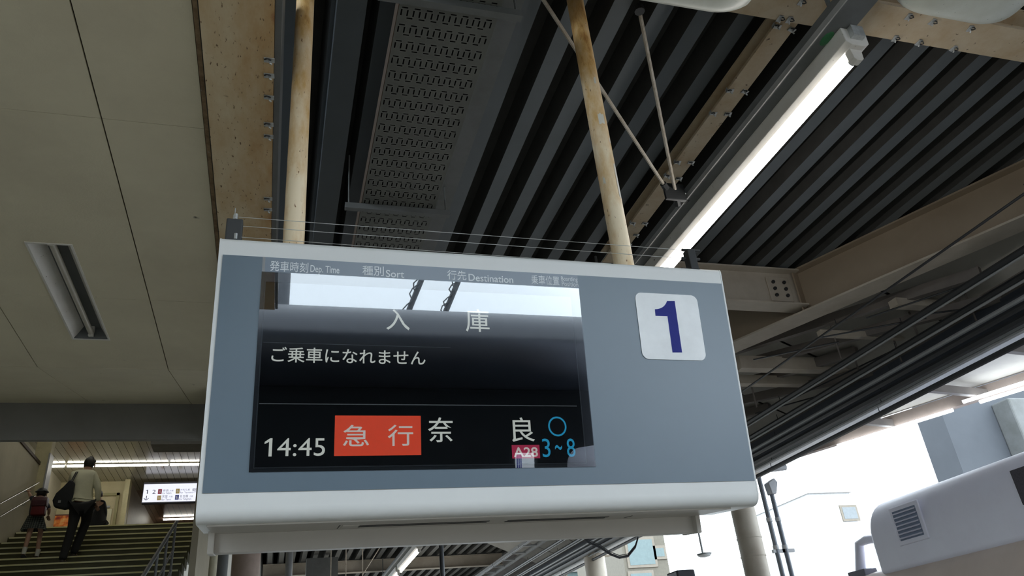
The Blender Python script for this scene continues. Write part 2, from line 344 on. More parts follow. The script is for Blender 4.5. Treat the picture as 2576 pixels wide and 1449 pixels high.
# ---- lamp rail and fluorescent battens
rail = thing('lamp_rail', 'dark grey channel rail carrying the fluorescent lamps under the roof', 'rail', (2.65, 10, 4.4))
MB().box(2.545, 2.70, 0.4, 34, 4.44, 4.53).build('channel', M_GREYSTEEL, rail)
MB().box(2.537, 2.545, 0.4, 34, 4.44, 4.475).build('lip', mat('pale_lip', (0.34, 0.34, 0.33), rough=0.5), rail)
for hy in (2.2, 5.4, 9.0, 14.0, 20.0): MB().tube([(2.62, hy, 4.5), (2.62, hy, 5.0)], 0.012, 8).build('hanger_rod', M_GREYSTEEL, rail)
def batten(label, y0, L=2.46):
    t = thing('fluorescent_lamp', label, 'lamp', (2.70, y0, 4.38), 'lit fluorescent battens on the rail')
    prof = [(2.62, 4.44), (2.625, 4.352), (2.655, 4.332), (2.735, 4.332), (2.765, 4.352), (2.77, 4.44)]
    MB().prism(prof, y0, y0 + L, 'y').build('housing', M_WHITE, t, bevel=0.003)
    for yy, d in ((y0 + 0.03, 1), (y0 + L - 0.07, -1)):
        MB().prism([(2.665, 4.335), (2.67, 4.275), (2.685, 4.262), (2.715, 4.262), (2.73, 4.275), (2.735, 4.335)], yy, yy + 0.04, 'y').build('lampholder', M_WHITE, t, bevel=0.003)
    tb = MB().tube([(2.70, y0 + 0.07, 4.292), (2.70, y0 + L - 0.07, 4.292)], 0.019, 14).build('tube', M_TUBE, t, smooth=True)
    for ya, yb_ in ((y0 + .058, y0 + .085), (y0 + L - .085, y0 + L - .058)):
        MB().tube([(2.70, ya, 4.292), (2.70, yb_, 4.292)], 0.0198, 12).build('end_cap', M_ZINC, tb, smooth=True)
    MB().box(2.66, 2.73, y0 - .03, y0, 4.37, 4.438).build('end_bracket', M_ZINC, t)
    return t
batten('long lit fluorescent lamp slanting down to the top right corner of the sign', 2.19)
batten('lit fluorescent lamp seen through the gap below the sign', 15.2)
batten('second lit lamp of the row far behind, below the sign', 17.9)
MB().ball((2.60, 2.27, 4.4395), (0.03, 0.05, 0.006), 10, 6).build('green_sticker', mat('green_vinyl', (0.03, 0.16, 0.06), rough=0.5), rail)

# ---- rounded white lamp covers at the top edge
def cover(label, x0, x1, yc):
    t = thing('lamp_cover', label, 'lamp cover', ((x0 + x1) / 2, yc, 4.45), 'rounded white lamp covers')
    n = 14; vs = []; fs = []; secs = []
    xsn = [x0 + (x1 - x0) * k / 40 for k in range(41)]
    for x in xsn:
        e = min(x - x0, x1 - x); s = min(1.0, max(0.0, e / 0.22)); f = math.sqrt(max(0.0, 1 - (1 - s) ** 2)) * 0.92 + 0.08 if s < 1 else 1.0
        ring = []
        for k in range(n + 1):
            a = math.pi * k / n; c_, s_ = math.cos(a), math.sin(a)
            yy = yc + (abs(c_) ** 0.6) * (1 if c_ > 0 else -1) * 0.185 * (0.35 + 0.65 * f); zz = 4.52 - (s_ ** 0.6) * 0.09 * f
            ring.append((x, yy, zz))
        secs.append(ring)
    m = n + 1
    vs = [p for r in secs for p in r]
    for i in range(len(secs) - 1):
        for k in range(n): fs.append((i * m + k, i * m + k + 1, (i + 1) * m + k + 1, (i + 1) * m + k))
    fs += [tuple(range(m)), tuple(reversed(range((len(secs) - 1) * m, len(secs) * m)))]
    fs += [(i * m, (i + 1) * m, (i + 1) * m + n, i * m + n) for i in range(len(secs) - 1)]
    MB().add(vs, fs).build('diffuser', M_COVER, t, smooth=True)
    MB().box(x0 + .09, x1 - .09, yc - .17, yc + .17, 4.52, 4.535).build('mounting_tray', M_WHITE, t)
    for xx in (x0 + .3, x1 - .3): MB().tube([(xx, yc, 4.53), (xx, yc, 5.0)], 0.01, 8).build('hanger_rod', M_GREYSTEEL, t)
    return t
cover('white rounded lamp cover at the top edge, left of the dark rail', 0.83, 2.12, 2.075)
cover('white rounded lamp cover in the top right corner, right of the dark rail', 2.80, 3.56, 1.875)

# ---- perforated cable tray
tr = thing('cable_tray', 'perforated steel cable tray hanging from the dark roof', 'cable tray', (0.7, 3.6, 4.6))
TX0, TX1, TZ = 0.455, 0.945, 4.60
def perforated():
    rows = 44; y0, pr = 1.2, 0.108; px = 0.060; nx = 8
    xs = {TX0, TX1}; holes = []
    ox = TX0 + 0.012
    ycuts = set(); 
    for r in range(rows):
        yb0 = y0 + r * pr
        for k in range(nx):
            c = ox + k * px
            holes.append((c + 0.000, c + 0.0075, yb0 + .030, yb0 + .068)); holes.append((c + .030, c + .0375, yb0 + .030, yb0 + .068))
            holes.append((c + 0.004, c + 0.033, yb0 + .014, yb0 + .0215)); holes.append((c + .030 + .004, c + .030 + .033, yb0 + .077, yb0 + .0845)) if k < nx - 1 or True else None
    holes = [h for h in holes if h[1] < TX1 - 0.004]
    for h in holes: xs |= {round(h[0], 5), round(h[1], 5)}; ycuts |= {round(h[2], 5), round(h[3], 5)}
    ycuts |= {y0, y0 + rows * pr}
    X_ = sorted(xs); Y_ = sorted(ycuts); ix = {v: i for i, v in enumerate(X_)}; iy = {v: i for i, v in enumerate(Y_)}
    blocked = np.zeros((len(X_) - 1, len(Y_) - 1), bool)
    for h in holes: blocked[ix[round(h[0], 5)]:ix[round(h[1], 5)], iy[round(h[2], 5)]:iy[round(h[3], 5)]] = True
    nX, nY = len(X_), len(Y_)
    vs = [(x, y, TZ) for x in X_ for y in Y_]
    fs = [(i * nY + j, (i + 1) * nY + j, (i + 1) * nY + j + 1, i * nY + j + 1) for i in range(nX - 1) for j in range(nY - 1) if not blocked[i, j]]
    return MB().add(vs, fs), y0, y0 + rows * pr
pm, ty0, ty1 = perforated()
pm.build('perforated_bottom', mat('tray_zinc', (0.115, 0.118, 0.105), (0.095, 0.097, 0.088), rough=0.5, scale=6, metal=0.0), tr)
MB().box(TX0 - .004, TX0, ty0, ty1, TZ, TZ + .1).build('side_rail', mat('rusty_tray_side', (0.05, 0.035, 0.025), (0.08, 0.05, 0.03), rough=0.8, scale=20), tr)
MB().box(TX1, TX1 + .004, ty0, ty1, TZ, TZ + .1).build('side_rail', M_GREYSTEEL, tr)
MB().box(TX0, TX1, ty0, ty1, TZ + .02, TZ + .05).build('slot_dark_sheet', mat('slot_black', (0.006, 0.006, 0.006), rough=0.95), tr)  # black sheet added above the plate to keep the slots dark
for hy in (2.545, 4.31):
    hg = MB().box(0.345, 1.05, hy - .02, hy + .02, TZ - .045, TZ - .004).build('hanger_bar', M_GREYSTEEL, tr)
    for hx in (0.37, 1.025): MB().tube([(hx, hy, TZ - .03), (hx, hy, 5.0)], 0.006, 6).build('hanger_rod', M_GREYSTEEL, hg)
MB().box(TX1 + .06, TX1 + .17, 0.5, 6.0, 4.80, 4.83).build('flat_strip', M_GREYSTEEL, tr)
MB().box(0.18, 0.33, -0.5, 5.3, 4.86, 4.99).build('dark_duct', M_DECK, roof)

# ---- sign hanger pipes
for nm, x, r in (('left', 0.019, 0.0415), ('right', 1.452, 0.0455)):
    t = thing('hanger_pipe', 'rust-stained cream pipe holding up the %s half of the sign' % nm, 'pipe', (x, 2.72, 3.15), 'sign hanger pipes')
    MB().tube([(x, 2.72, 3.12), (x, 2.72, 4.2), (x, 2.72, 4.995)], r, 24).build('pipe', M_PIPE, t, smooth=True)
    MB().tube([(x, 2.72, 3.10), (x, 2.72, 3.13)], r + 0.03, 20).build('base_flange', M_PIPE, t, smooth=True)
    if nm == 'right':
        pk = mat('old_tape', (0.72, 0.69, 0.60), rough=0.6)
        for za, zb, aa, ab in ((4.06, 4.12, -1.9, -1.2), (3.62, 3.82, -1.1, -0.75), (4.32, 4.36, -1.6, -1.35), (3.95, 3.98, -1.0, -0.8), (3.70, 3.74, -2.6, -2.35)):
            vs = []; n = 6
            for z in (za, zb):
                for k in range(n + 1):
                    a = aa + (ab - aa) * k / n; vs.append((x + (r + .0012) * math.cos(a), 2.72 + (r + .0012) * math.sin(a), z + random.uniform(-.008, .008)))
            MB().add(vs, [(k, k + 1, n + 2 + k, n + 1 + k) for k in range(n)]).build('paint_chip', pk, t)

# ---- brace rods meeting at a bracket on the rail
br = thing('brace_rods', 'two thin pale tie rods meeting at a black bracket beside the lamp', 'tie rod', (2.5, 3.72, 4.5))
K = onZ(1700, 488, 4.47); K2 = onZ(1668, 462, 4.50)
T1 = onZ(1607, 20, 4.985); T2 = onZ(1362, -8, 4.985)
M_ROD = mat('pale_rod_paint', (0.50, 0.46, 0.40), (0.36, 0.30, 0.23), rough=0.6, scale=20)
MB().tube([K, T1], 0.0115, 8).build('rod', M_ROD, br, smooth=True)
MB().tube([K2, T2], 0.0115, 8).build('rod', M_ROD, br, smooth=True)
MB().tube([T1 - Vector((0, 0, .03)), T1 + Vector((0, 0, .005))], 0.03, 10).build('rod_anchor', M_DARK, br)
bk = MB().box(K.x - .10, K.x + .05, K.y - .035, K.y - .015, 4.40, 4.53).build('bracket', M_DARK, br, bevel=.004)
MB().tube([K + Vector((0, 0, .0)), K - (T1 - K).normalized() * 0.09], 0.024, 8).build('clamp_bolt', M_DARK, br)
MB().box(K.x - .05, K.x + .06, K.y - .03, K.y + .03, K.z - .012, K.z - .006).build('washer_plate', M_ZINC, br)
MB().tube([K2, K2 - (T2 - K2).normalized() * 0.05], 0.022, 8).build('clamp_bolt', M_DARK, br)
MB().bar(K + Vector((-.04, .0, -.02)), Vector((2.56, K.y + .03, 4.45)), .03, .03).build('bracket_arm', M_DARK, br)

# ================================================================== THE DEPARTURE SIGN
o0 = CAM + SD * NF
sg = thing('departure_sign', 'large grey and white platform departure display with numeral 1', 'sign', tuple(o0)); sg.rotation_euler = (TILT, 0, 0); sg['localframe'] = 1
X0, X1, Z0, Z1 = -0.245, 1.874, 0.262, 1.2955
def prof_round(y0, y1, z0, z1, rb, rt, n=8):
    pts = []
    for (cy, cz, r, a0) in ((y0 + rb, z0 + rb, rb, 180), (y1 - .02, z0 + .02, .02, 270), (y1 - .02, z1 - .02, .02, 0), (y0 + rt, z1 - rt, rt, 90)):
        for k in range(n + 1):
            a = math.radians(a0 + 90 * k / n); pts.append((cy + r * math.cos(a), cz + r * math.sin(a)))
    return pts
def lpart(mb, name, m, parent=sg, **k):
    return mb.build(name, m, parent, local=True, **k)
DEP = 0.40
hs = lpart(MB().prism(prof_round(0.0, DEP, Z0, Z1, 0.050, 0.022), X0 + .004, X1 - .004, 'x'), 'housing', M_SIGNW, smooth=True)
for xa, xb in ((X0 - .002, X0 + .004), (X1 - .004, X1 + .002)):
    lpart(MB().prism(prof_round(-0.001, DEP, Z0, Z1 + .001, 0.050, 0.022), xa, xb, 'x'), 'end_cheek', M_SIGNW, smooth=True)
# grey face with the screen opening
GX0, GX1, GZ0, GZ1 = -0.232, 1.866, 0.3585, 1.2220
OX0, OX1, OZ0, OZ1 = -0.0905, 1.176, 0.4237, 1.1605
fp = MB()
for a, b, c, d in ((GX0, OX0, GZ0, GZ1), (OX1, GX1, GZ0, GZ1), (OX0, OX1, GZ0, OZ0), (OX0, OX1, OZ1, GZ1)): fp.box(a, b, -0.004, -0.0006, c, d)
lpart(fp, 'grey_panel', M_SIGNG)
# screen: black bezel box standing behind the cover glass
SK = 0.0015
scr = lpart(MB().box(OX0, OX1, -0.0040 + SK, -0.0028 + SK, OZ0, OZ1), 'bezel', M_BEZEL); scr['localframe'] = 1
lz0, lz1, lx0, lx1 = 0.4405, 1.1215, -0.0735, 1.1365
lcd = lpart(MB().box(lx0, lx1, -0.0046, -0.0020, lz0, lz1), 'screen', M_BLACK); lcd['localframe'] = 1
for a, b, c, d in ((lx0 - .004, lx0, lz0 - .004, lz1 + .004), (lx1, lx1 + .004, lz0 - .004, lz1 + .004), (lx0, lx1, lz0 - .004, lz0), (lx0, lx1, lz1, lz1 + .004)):
    lpart(MB().box(a, b, -0.0050, -0.0020, c, d), 'screen_rim', mat('screen_rim_grey', (0.045, 0.05, 0.06), rough=0.35))
lpart(MB().box(OX0, OX1, -0.0078, -0.0066, OZ0, OZ1 + .001), 'cover_glass', M_GLASS)
lpart(MB().box(OX0, OX1, -0.0052, -0.0038, OZ1 + .002, GZ1 - .0005), 'header_strip', mat('header_acrylic', (0.17, 0.215, 0.275), (0.165, 0.21, 0.27), rough=0.3, scale=3, spec=0.8))
lpart(MB().box(OX0, OX0 + .010, -0.0056, -0.0050, OZ1 + .002, GZ1 - .0005), 'header_edge', M_CONDUIT)
YT = -0.0052
E_W = emit('lcd_white', (0.80, 0.83, 0.74), 0.62); E_R = emit('lcd_orange_red', (0.72, 0.055, 0.012), 0.78); E_C = emit('lcd_cyan', (0.008, 0.24, 0.42), 0.95)
E_M = emit('lcd_crimson', (0.36, 0.012, 0.055), 0.80); E_L = emit('lcd_rule', (0.55, 0.62, 0.66), 0.085); E_P = emit('lcd_pale', (0.80, 0.72, 0.66), 0.62)
def lt(s, m, x0, x1, z0, z1, y=YT, bold=0.0, nm='lettering'): return text(nm, s, m, lcd, x0, x1, z0, z1, y, bold)
lt('入', E_W, .3725, .4620, .9500, 1.035, bold=.004)
lt('庫', E_W, .6835, .7800, .9535, 1.050, bold=.004)
lt('ご乗車になれません', E_W, -.0389, .5213, .8125, .8705, bold=.006)
lt('4:45', E_W, -.0020, .1590, .4765, .5390)
def digit_one(x0, x1, z0, z1, y, m, parent, w=.42):
    b = x1 - (x1 - x0) * w; h = z1 - z0
    return MB().add([(b, y, z0), (x1, y, z0), (x1, y, z1), (b + (x1 - b) * .25, y, z1), (x0, y, z1 - h * .20), (x0, y, z1 - h * .32), (b, y, z1 - h * .20)], [(0, 1, 2, 3, 6), (3, 4, 5, 6)])
lpart(digit_one(-.0446, -.0192, .4765, .5390, YT, E_W, lcd), 'lettering', E_W, lcd)
def lr(x0, x1, z0, z1, m, nm, y=-0.0049): return lpart(MB().box(x0, x1, y, y + .0006, z0, z1), nm, m, lcd)
rb_ = lr(.1905, .4995, .4757, .6193, E_R, 'train_type_box')
lt('急', E_P, .2196, .3118, .5092, .5856, bold=.004); lt('行', E_P, .3784, .4708, .5092, .5862, bold=.004)
lt('奈', E_W, .5258, .6230, .5219, .6134, bold=.005); lt('良', E_W, .8466, .9372, .5215, .6143, bold=.005)
lr(.8430, .9530, .4592, .5097, E_M, 'station_code_box'); lt('A28', E_P, .8490, .9450, .4640, .5010, bold=.018)
lt('3', E_C, .9640, .9960, .4625, .5330); lt('8', E_C, 1.0635, 1.0975, .4625, .5330); lt('~', E_C, 1.0155, 1.0440, .4895, .5085)
n = 40; vs = []
for k in range(n):
    a = 2 * math.pi * k / n
    for r in (.0385, .0318): vs.append((1.0318 + r * math.cos(a) * .97, YT, .5800 + r * math.sin(a)))
lpart(MB().add(vs, [(2 * k, 2 * ((k + 1) % n), 2 * ((k + 1) % n) + 1, 2 * k + 1) for k in range(n)]), 'boarding_circle', E_C, lcd)
lr(-.0705, 1.1202, .6590, .6622, E_L, 'rule_line'); lr(-.0705, .62, .8850, .8866, emit('lcd_faint_rule', (0.5, 0.6, 0.7), 0.03), 'rule_line')
YH = -0.0060
def hd(s, x0, x1, z0, z1, bold=0.0): return text('header_lettering', s, M_PRINT, sg, x0, x1, z0, z1, YH, bold)
hd('発車時刻', -.0625, .0765, 1.1655, 1.2080, .007); hd('Dep. Time', .0845, .1925, 1.1610, 1.1990, .006)
hd('種別', .2800, .3625, 1.1690, 1.2100, .007); hd('Sort', .3705, .4425, 1.1660, 1.1965, .008)
hd('行先', .6150, .6935, 1.1700, 1.2110, .007); hd('Destination', .7025, .8900, 1.1690, 1.1995, .008)
hd('乗車位置', .9685, 1.0915, 1.1700, 1.2110, .007); hd('Boarding', 1.1005, 1.1740, 1.1870, 1.2115, .004); hd('Position', 1.1020, 1.1750, 1.1685, 1.1890, .004)
# white number plate with a blue 1
pl = lpart(MB().prism(rrect(1.431, 1.7285, .8605, 1.1570, .030), -0.0075, -0.0042, 'y'), 'number_plate', M_PLATE); pl['localframe'] = 1
def crv(a, c, b, n=8): return [((1 - t) ** 2 * a[0] + 2 * t * (1 - t) * c[0] + t * t * b[0], (1 - t) ** 2 * a[1] + 2 * t * (1 - t) * c[1] + t * t * b[1]) for t in [k / n for k in range(n + 1)]]
one = [sgn(1695, 758.8), sgn(1675.7, 758.8)] + crv(sgn(1675, 761), sgn(1668, 779), sgn(1645.4, 779.5)) + [sgn(1647, 796), sgn(1677, 797), sgn(1690.5, 888), sgn(1713.4, 888)]
one[-2] = (one[-3][0] - .0, sgn(1690.5, 888)[1]); one[-1] = (one[0][0], sgn(1713.4, 888)[1])
lpart(MB().prism(one, -0.0084, -0.0073, 'y'), 'numeral', M_BLUE, pl)
# underside: tray, vents, access panel joint, rear beam
lpart(MB().box(X0 + .03, X1 - .10, 0.055, DEP - .02, Z0 - .006, Z0 + .002), 'underside_tray', M_SIGNB, bevel=.002)
for xa, xb in ((0.30, 0.80), (0.875, 1.30)):
    for ya in (0.20, 0.245): lpart(MB().box(xa, xb, ya, ya + .022, Z0 - .0075, Z0 - .005), 'vent_slot', M_DARK)
lpart(MB().box(0.228, 0.231, 0.16, 0.30, Z0 - .0072, Z0 - .005), 'panel_joint', M_DARK)
lpart(MB().box(1.40, 1.403, 0.20, 0.28, Z0 - .0072, Z0 - .005), 'panel_joint', M_DARK)
lpart(MB().box(0.24, 0.30, 0.17, 0.27, Z0 - .009, Z0 - .005), 'latch_plate', M_SIGNB)
rbm = lpart(MB().box(-0.222, 1.765, 0.335, 0.43, Z0 - .075, Z0 - .004), 'rear_beam', M_SIGNB, bevel=.004)
for xa in (-0.225, 1.745): lpart(MB().box(xa, xa + .022, 0.30, 0.44, Z0 - .078, Z0 + .01), 'beam_end_plate', M_SIGNB, bevel=.003)
# bird wires above the sign
bw = thing('bird_wire', 'thin steel bird-deterrent wires strung above the sign top', 'wire', (0.8, 2.655, 3.24))
pst = MB().box(-0.232, -0.172, 2.635, 2.675, 3.22, onY(590, 556, 2.655).z).build('end_post', mat('dark_grey_plastic', (0.05, 0.052, 0.055), rough=0.5), bw, bevel=.005)
q = onY(590, 548, 2.655); MB().tube([(q.x, 2.655, q.z - .03), (q.x, 2.655, q.z + .012)], .006, 8).tube([(q.x, 2.655, q.z), (q.x, 2.655, q.z + .045)], .0018, 6).build('spike', M_ZINC, pst)
for (ya, yb_, yy) in ((546, 624, 2.655), (568, 645, 2.655), (596, 672, 2.64)):
    a = onY(600, ya, yy); b = onY(1735, yb_ + 6, yy)
    MB().tube([a, b], .0013, 5).build('wire', mat('bright_wire', (0.55, 0.56, 0.56), rough=0.35, metal=0.8), bw)
    MB().tube([b + Vector((-.04, 0, 0)), b + Vector((.05, 0, 0))], .007, 8).build('wire_holder', M_DARK, bw)
    MB().tube([a + Vector((-.01, 0, -.012)), a + Vector((-.01, 0, .012))], .008, 8).build('turnbuckle', M_ZINC, bw)
MB().box(1.735, 1.775, 2.63, 2.675, 3.22, onY(1715, 640, 2.655).z + .02).build('end_post', M_DARK, bw, bevel=.004)
#MARK_STAIRS
# ================================================================== recessed lamp in the boards
rl = thing('recessed_lamp', 'unlit recessed strip lamp in the pale ceiling boards', 'lamp', (-1.315, 4.94, ZC))
MB().add([(FX0, FY0, ZC), (FX0, FY1, ZC), (FX0 + .055, FY1 - .02, ZC + .085), (FX0 + .055, FY0 + .02, ZC + .085)], [(0, 1, 2, 3)]).build('reflector_side', M_WHITE, rl)
MB().add([(FX1, FY0, ZC), (FX1, FY1, ZC), (FX1 - .055, FY1 - .02, ZC + .085), (FX1 - .055, FY0 + .02, ZC + .085)], [(3, 2, 1, 0)]).build('reflector_side', M_WHITE, rl)
MB().box(FX0 + .05, FX1 - .05, FY0, FY1, ZC + .085, ZC + .095).build('reflector_back', M_GREYSTEEL, rl)
for ye in (FY0, FY1 - .006): MB().box(FX0, FX1, ye, ye + .006, ZC + .001, ZC + .09).build('end_plate', M_GREYSTEEL, rl)
xc = (FX0 + FX1) / 2
MB().tube([(xc, FY0 + .03, ZC + .035), (xc, FY1 - .03, ZC + .035)], .019, 12).build('tube', M_DEADTUBE, rl, smooth=True)
for ye in (FY0 + .008, FY1 - .036): MB().box(xc - .016, xc + .016, ye, ye + .028, ZC + .012, ZC + .085).build('lampholder', M_WHITE, rl)
fr = MB()
for a, b, c, d in ((FX0 - .012, FX0, FY0 - .012, FY1 + .012), (FX1, FX1 + .012, FY0 - .012, FY1 + .012), (FX0, FX1, FY0 - .012, FY0), (FX0, FX1, FY1, FY1 + .012)): fr.box(a, b, c, d, ZC - .004, ZC + .002)
fr.build('frame', M_WHITE, rl)

# ================================================================== STAIRS AND UPPER HALL
YT_, ZT_, RISE = 17.0, 5.35, 0.16; GO = RISE / 0.447
SX0, SX1 = -4.6, -1.40
M_STEP = mat('worn_step_tile', (0.085, 0.082, 0.030), (0.055, 0.052, 0.022), rough=0.45, scale=3, amt=0.3)
M_NOSE = mat('worn_metal_nosing', (0.80, 0.80, 0.58), (0.60, 0.55, 0.16), rough=0.35, metal=0.0, scale=1.2, amt=0.2)
st = struct('staircase')
nsteps = int(ZT_ / RISE)
smesh = nmesh = None
for k in range(nsteps):
    z = ZT_ - k * RISE; y = YT_ - k * GO
    if smesh is None:
        o = MB().box(SX0, SX1, 0, GO + .02, -RISE, 0).build('step', M_STEP, None); smesh = o.data; o.parent = st
        q = MB().box(SX0 + .02, SX1 - .02, -.012, .035, -.022, .003).build('nosing', M_NOSE, None); nmesh = q.data; q.parent = o
    else:
        o = link('step', smesh, None, st); q = link('nosing', nmesh, None, o)
    o.location = (0, y, z)
MB().box(SX0, SX1 + .12, 5.0, 5.2, 0, .02).build('foot_plate', M_FLOOR, st)
# walls around the flight
M_SWALL = mat('stair_wall_paint', (0.46, 0.43, 0.33), (0.40, 0.37, 0.28), rough=0.7, scale=1.5)
wl = struct('wall_left'); MB().box(-4.75, -4.6, 6.2, 17.3, 0, 6.66).build('wall_face', M_SWALL, wl)
MB().box(-4.85, -4.58, 6.2, 17.3, 6.66, 6.72).build('wall_cap', mat('dark_brown_trim', (0.07, 0.05, 0.035), rough=0.6), wl)
MB().box(-5.9, -5.6, 8.3, 23.4, 6.0, 8.0).build('outer_face', M_SWALL, wl)
MB().box(-5.9, -4.752, 8.3, 17.28, 5.9, 6.0).build('ledge', M_SWALL, wl)
wr = struct('wall_right'); MB().box(-1.25, -1.15, 13.6, 17.0, 0.0, 8.0).build('wall_face', M_SWALL, wr)
MB().box(-0.95, -0.85, 17.0, 31, 5.2, 8.0).build('wall_face', M_SWALL, wr)
# posts at the head of the stairs
cp = thing('corner_post', 'yellowish square post at the head of the stairs left', 'post', (-4.5, 17.4, 5.35))
MB().box(-4.72, -4.44, 17.3, 17.55, 5.35, 8.0).build('shaft', mat('yellow_cream_paint', (0.46, 0.42, 0.26), rough=0.6), cp, bevel=.01)
MB().box(-4.46, -4.43, 17.28, 17.57, 5.35, 6.9).build('guard_strip', M_CONDUIT, cp)
# hall floor, walls, ceiling boards
hf = struct('floor_hall'); MB().box(-9, 1, YT_ + .02, 32, ZT_ - .2, ZT_).build('hall_slab', mat('hall_floor_tile', (0.32, 0.28, 0.22), rough=0.35), hf)
ZH = 7.95
hc = struct('ceiling_hall')
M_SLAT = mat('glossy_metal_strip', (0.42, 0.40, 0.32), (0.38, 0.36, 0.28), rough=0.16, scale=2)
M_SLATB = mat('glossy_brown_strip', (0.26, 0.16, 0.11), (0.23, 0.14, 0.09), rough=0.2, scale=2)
x = -8.0; sm = {}
while x < -0.9:
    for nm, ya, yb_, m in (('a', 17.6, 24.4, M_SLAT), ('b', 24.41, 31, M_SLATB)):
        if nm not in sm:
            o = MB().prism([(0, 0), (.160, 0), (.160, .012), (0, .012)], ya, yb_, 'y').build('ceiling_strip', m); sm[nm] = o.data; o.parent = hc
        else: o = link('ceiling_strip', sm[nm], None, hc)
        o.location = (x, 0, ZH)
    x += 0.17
MB().box(-9, 1, 17.6, 31, ZH + .02, ZH + .06).build('ceiling_backing', M_GAP, hc)
MB().box(-9, 1, 8.0, 17.6, 8.0, 8.1).build('shaft_ceiling', M_SWALL, hc)
MB().box(-2.75, -0.9, 18.4, 19.0, 7.42, 7.62).build('ceiling_duct', M_GREYSTEEL, hc)
wb = struct('wall_back')
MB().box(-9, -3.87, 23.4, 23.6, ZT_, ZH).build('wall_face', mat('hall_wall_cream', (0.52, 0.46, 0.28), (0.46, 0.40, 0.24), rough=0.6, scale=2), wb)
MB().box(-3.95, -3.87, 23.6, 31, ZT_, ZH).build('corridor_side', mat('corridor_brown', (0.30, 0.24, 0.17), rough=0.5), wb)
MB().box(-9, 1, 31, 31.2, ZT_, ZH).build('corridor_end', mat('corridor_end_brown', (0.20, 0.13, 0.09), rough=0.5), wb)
dn = MB()
for xx in (-4.95, -4.18): dn.box(xx, xx + .07, 23.34, 23.4, ZT_, 7.62)
dn.box(-4.95, -4.11, 23.34, 23.4, 7.55, 7.62); dn.build('door_frame', mat('frame_olive', (0.30, 0.27, 0.12), rough=0.5), wb)
for z0_, z1_ in ((5.5, 6.4), (6.5, 7.2)): MB().box(-4.82, -4.24, 23.36, 23.4, z0_, z1_).build('door_panel', mat('door_cream', (0.60, 0.57, 0.40), rough=0.5), wb, bevel=.01)
MB().box(-4.85, -4.30, 23.33, 23.36, 7.22, 7.27).build('door_closer', M_CONDUIT, wb)
tp = MB().box(-3.99, -3.86, 23.2, 23.4, ZT_, ZH).build('corner_column', mat('column_olive_cream', (0.50, 0.45, 0.26), rough=0.5), wb)
# poster with warm abstract blotches
def poster_mat():
    m = bpy.data.materials.new('orange_poster_print'); m.use_nodes = True; nt = m.node_tree
    nz = nt.nodes.new('ShaderNodeTexNoise'); nz.inputs['Scale'].default_value = 5; nz.inputs['Detail'].default_value = 3
    cr = nt.nodes.new('ShaderNodeValToRGB'); e = cr.color_ramp.elements; e[0].position = .36; e[0].color = (.30, .02, .01, 1); e[1].position = .66; e[1].color = (.85, .62, .25, 1); k = e.new(.5); k.color = (.80, .22, .03, 1)
    tc = nt.nodes.new('ShaderNodeTexCoord'); nt.links.new(tc.outputs['Object'], nz.inputs['Vector']); nt.links.new(nz.outputs['Fac'], cr.inputs[0])
    nt.links.new(cr.outputs[0], nt.nodes['Principled BSDF'].inputs['Base Color']); return m
po = thing('poster', 'orange and red poster on the hall wall behind the climbers', 'poster', (-5.5, 23.38, 6.7))
MB().box(-5.90, -5.13, 23.375, 23.39, 6.55, 7.05).build('print', poster_mat(), po)
MB().box(-5.92, -5.11, 23.37, 23.395, 7.05, 7.08).box(-5.92, -5.11, 23.37, 23.395, 6.52, 6.55).box(-5.92, -5.90, 23.37, 23.395, 6.55, 7.05).box(-5.13, -5.11, 23.37, 23.395, 6.55, 7.05).build('frame', mat('dark_red_frame', (0.10, 0.02, 0.02), rough=0.5), po)
# strip lights of the hall, plus two added unseen in the stair shaft
M_HTUBE = emit('hall_tube', (1.0, 0.97, 0.86), 20.0)
def hall_tube(label, x0, x1, y, z=ZH):
    t = thing('strip_light', label, 'lamp', ((x0 + x1) / 2, y, z), 'hall strip lights')
    MB().box(x0 - .02, x1 + .02, y - .05, y + .05, z - .025, z - .001).build('base', M_WHITE, t)
    MB().tube([(x0, y, z - .036), (x1, y, z - .036)], .036, 10).build('tube', M_HTUBE, t, smooth=True)
hall_tube('short strip light at the left end of the hall row', -5.62, -5.20, 21.7)
hall_tube('long strip light of the hall row behind the man in the white shirt', -5.13, -2.76, 21.7)
hall_tube('strip light of the hall row beside the sign edge', -2.70, -1.2, 21.7)
hall_tube('lone strip light deep in the corridor below the direction sign', -3.5, -2.3, 28.0)
hall_tube('added unseen strip light on the shaft ceiling lighting the middle of the stairs', -4.2, -1.8, 12.6, 8.0)  # unseen lamp added to brighten the climbers and steps
hall_tube('added unseen strip light on the shaft ceiling lighting the head of the stairs', -4.2, -1.8, 15.6, 8.0)  # second unseen lamp, added for the upper steps
# hanging direction sign of the hall
ds = thing('direction_sign', 'hanging white lit sign reading 1 2 with a down arrow', 'sign', (-2.6, 23.2, 7.3))
DX0, DX1, DZ0, DZ1, DY = onY(357, 1266, 23.2).x, -0.98, 7.305, 7.80, 23.2
MB().box(DX0 - .02, DX1, DY, DY + .16, DZ0 - .03, DZ1 + .055).build('case', mat('sign_case_dark', (0.04, 0.045, 0.07), rough=0.4), ds, bevel=.006)
MB().box(DX0, DX1 - .02, DY - .006, DY, DZ0, DZ1).build('lit_face', emit('lit_sign_white', (0.84, 0.86, 1.0), 1.05), ds)
def dpx(x, y): p = onY(x, y, DY - .008); return p.x, p.z
def dtext(s, m, xa, ya, xb, yb_, bold=0.0):
    (x0, z1), (x1, z0) = dpx(xa, ya), dpx(xb, yb_); text('lettering', s, m, ds, x0, x1, min(z0, z1), max(z0, z1), DY - .008, bold)
S_K = mat('sign_ink', (0.03, 0.03, 0.05), rough=0.6)
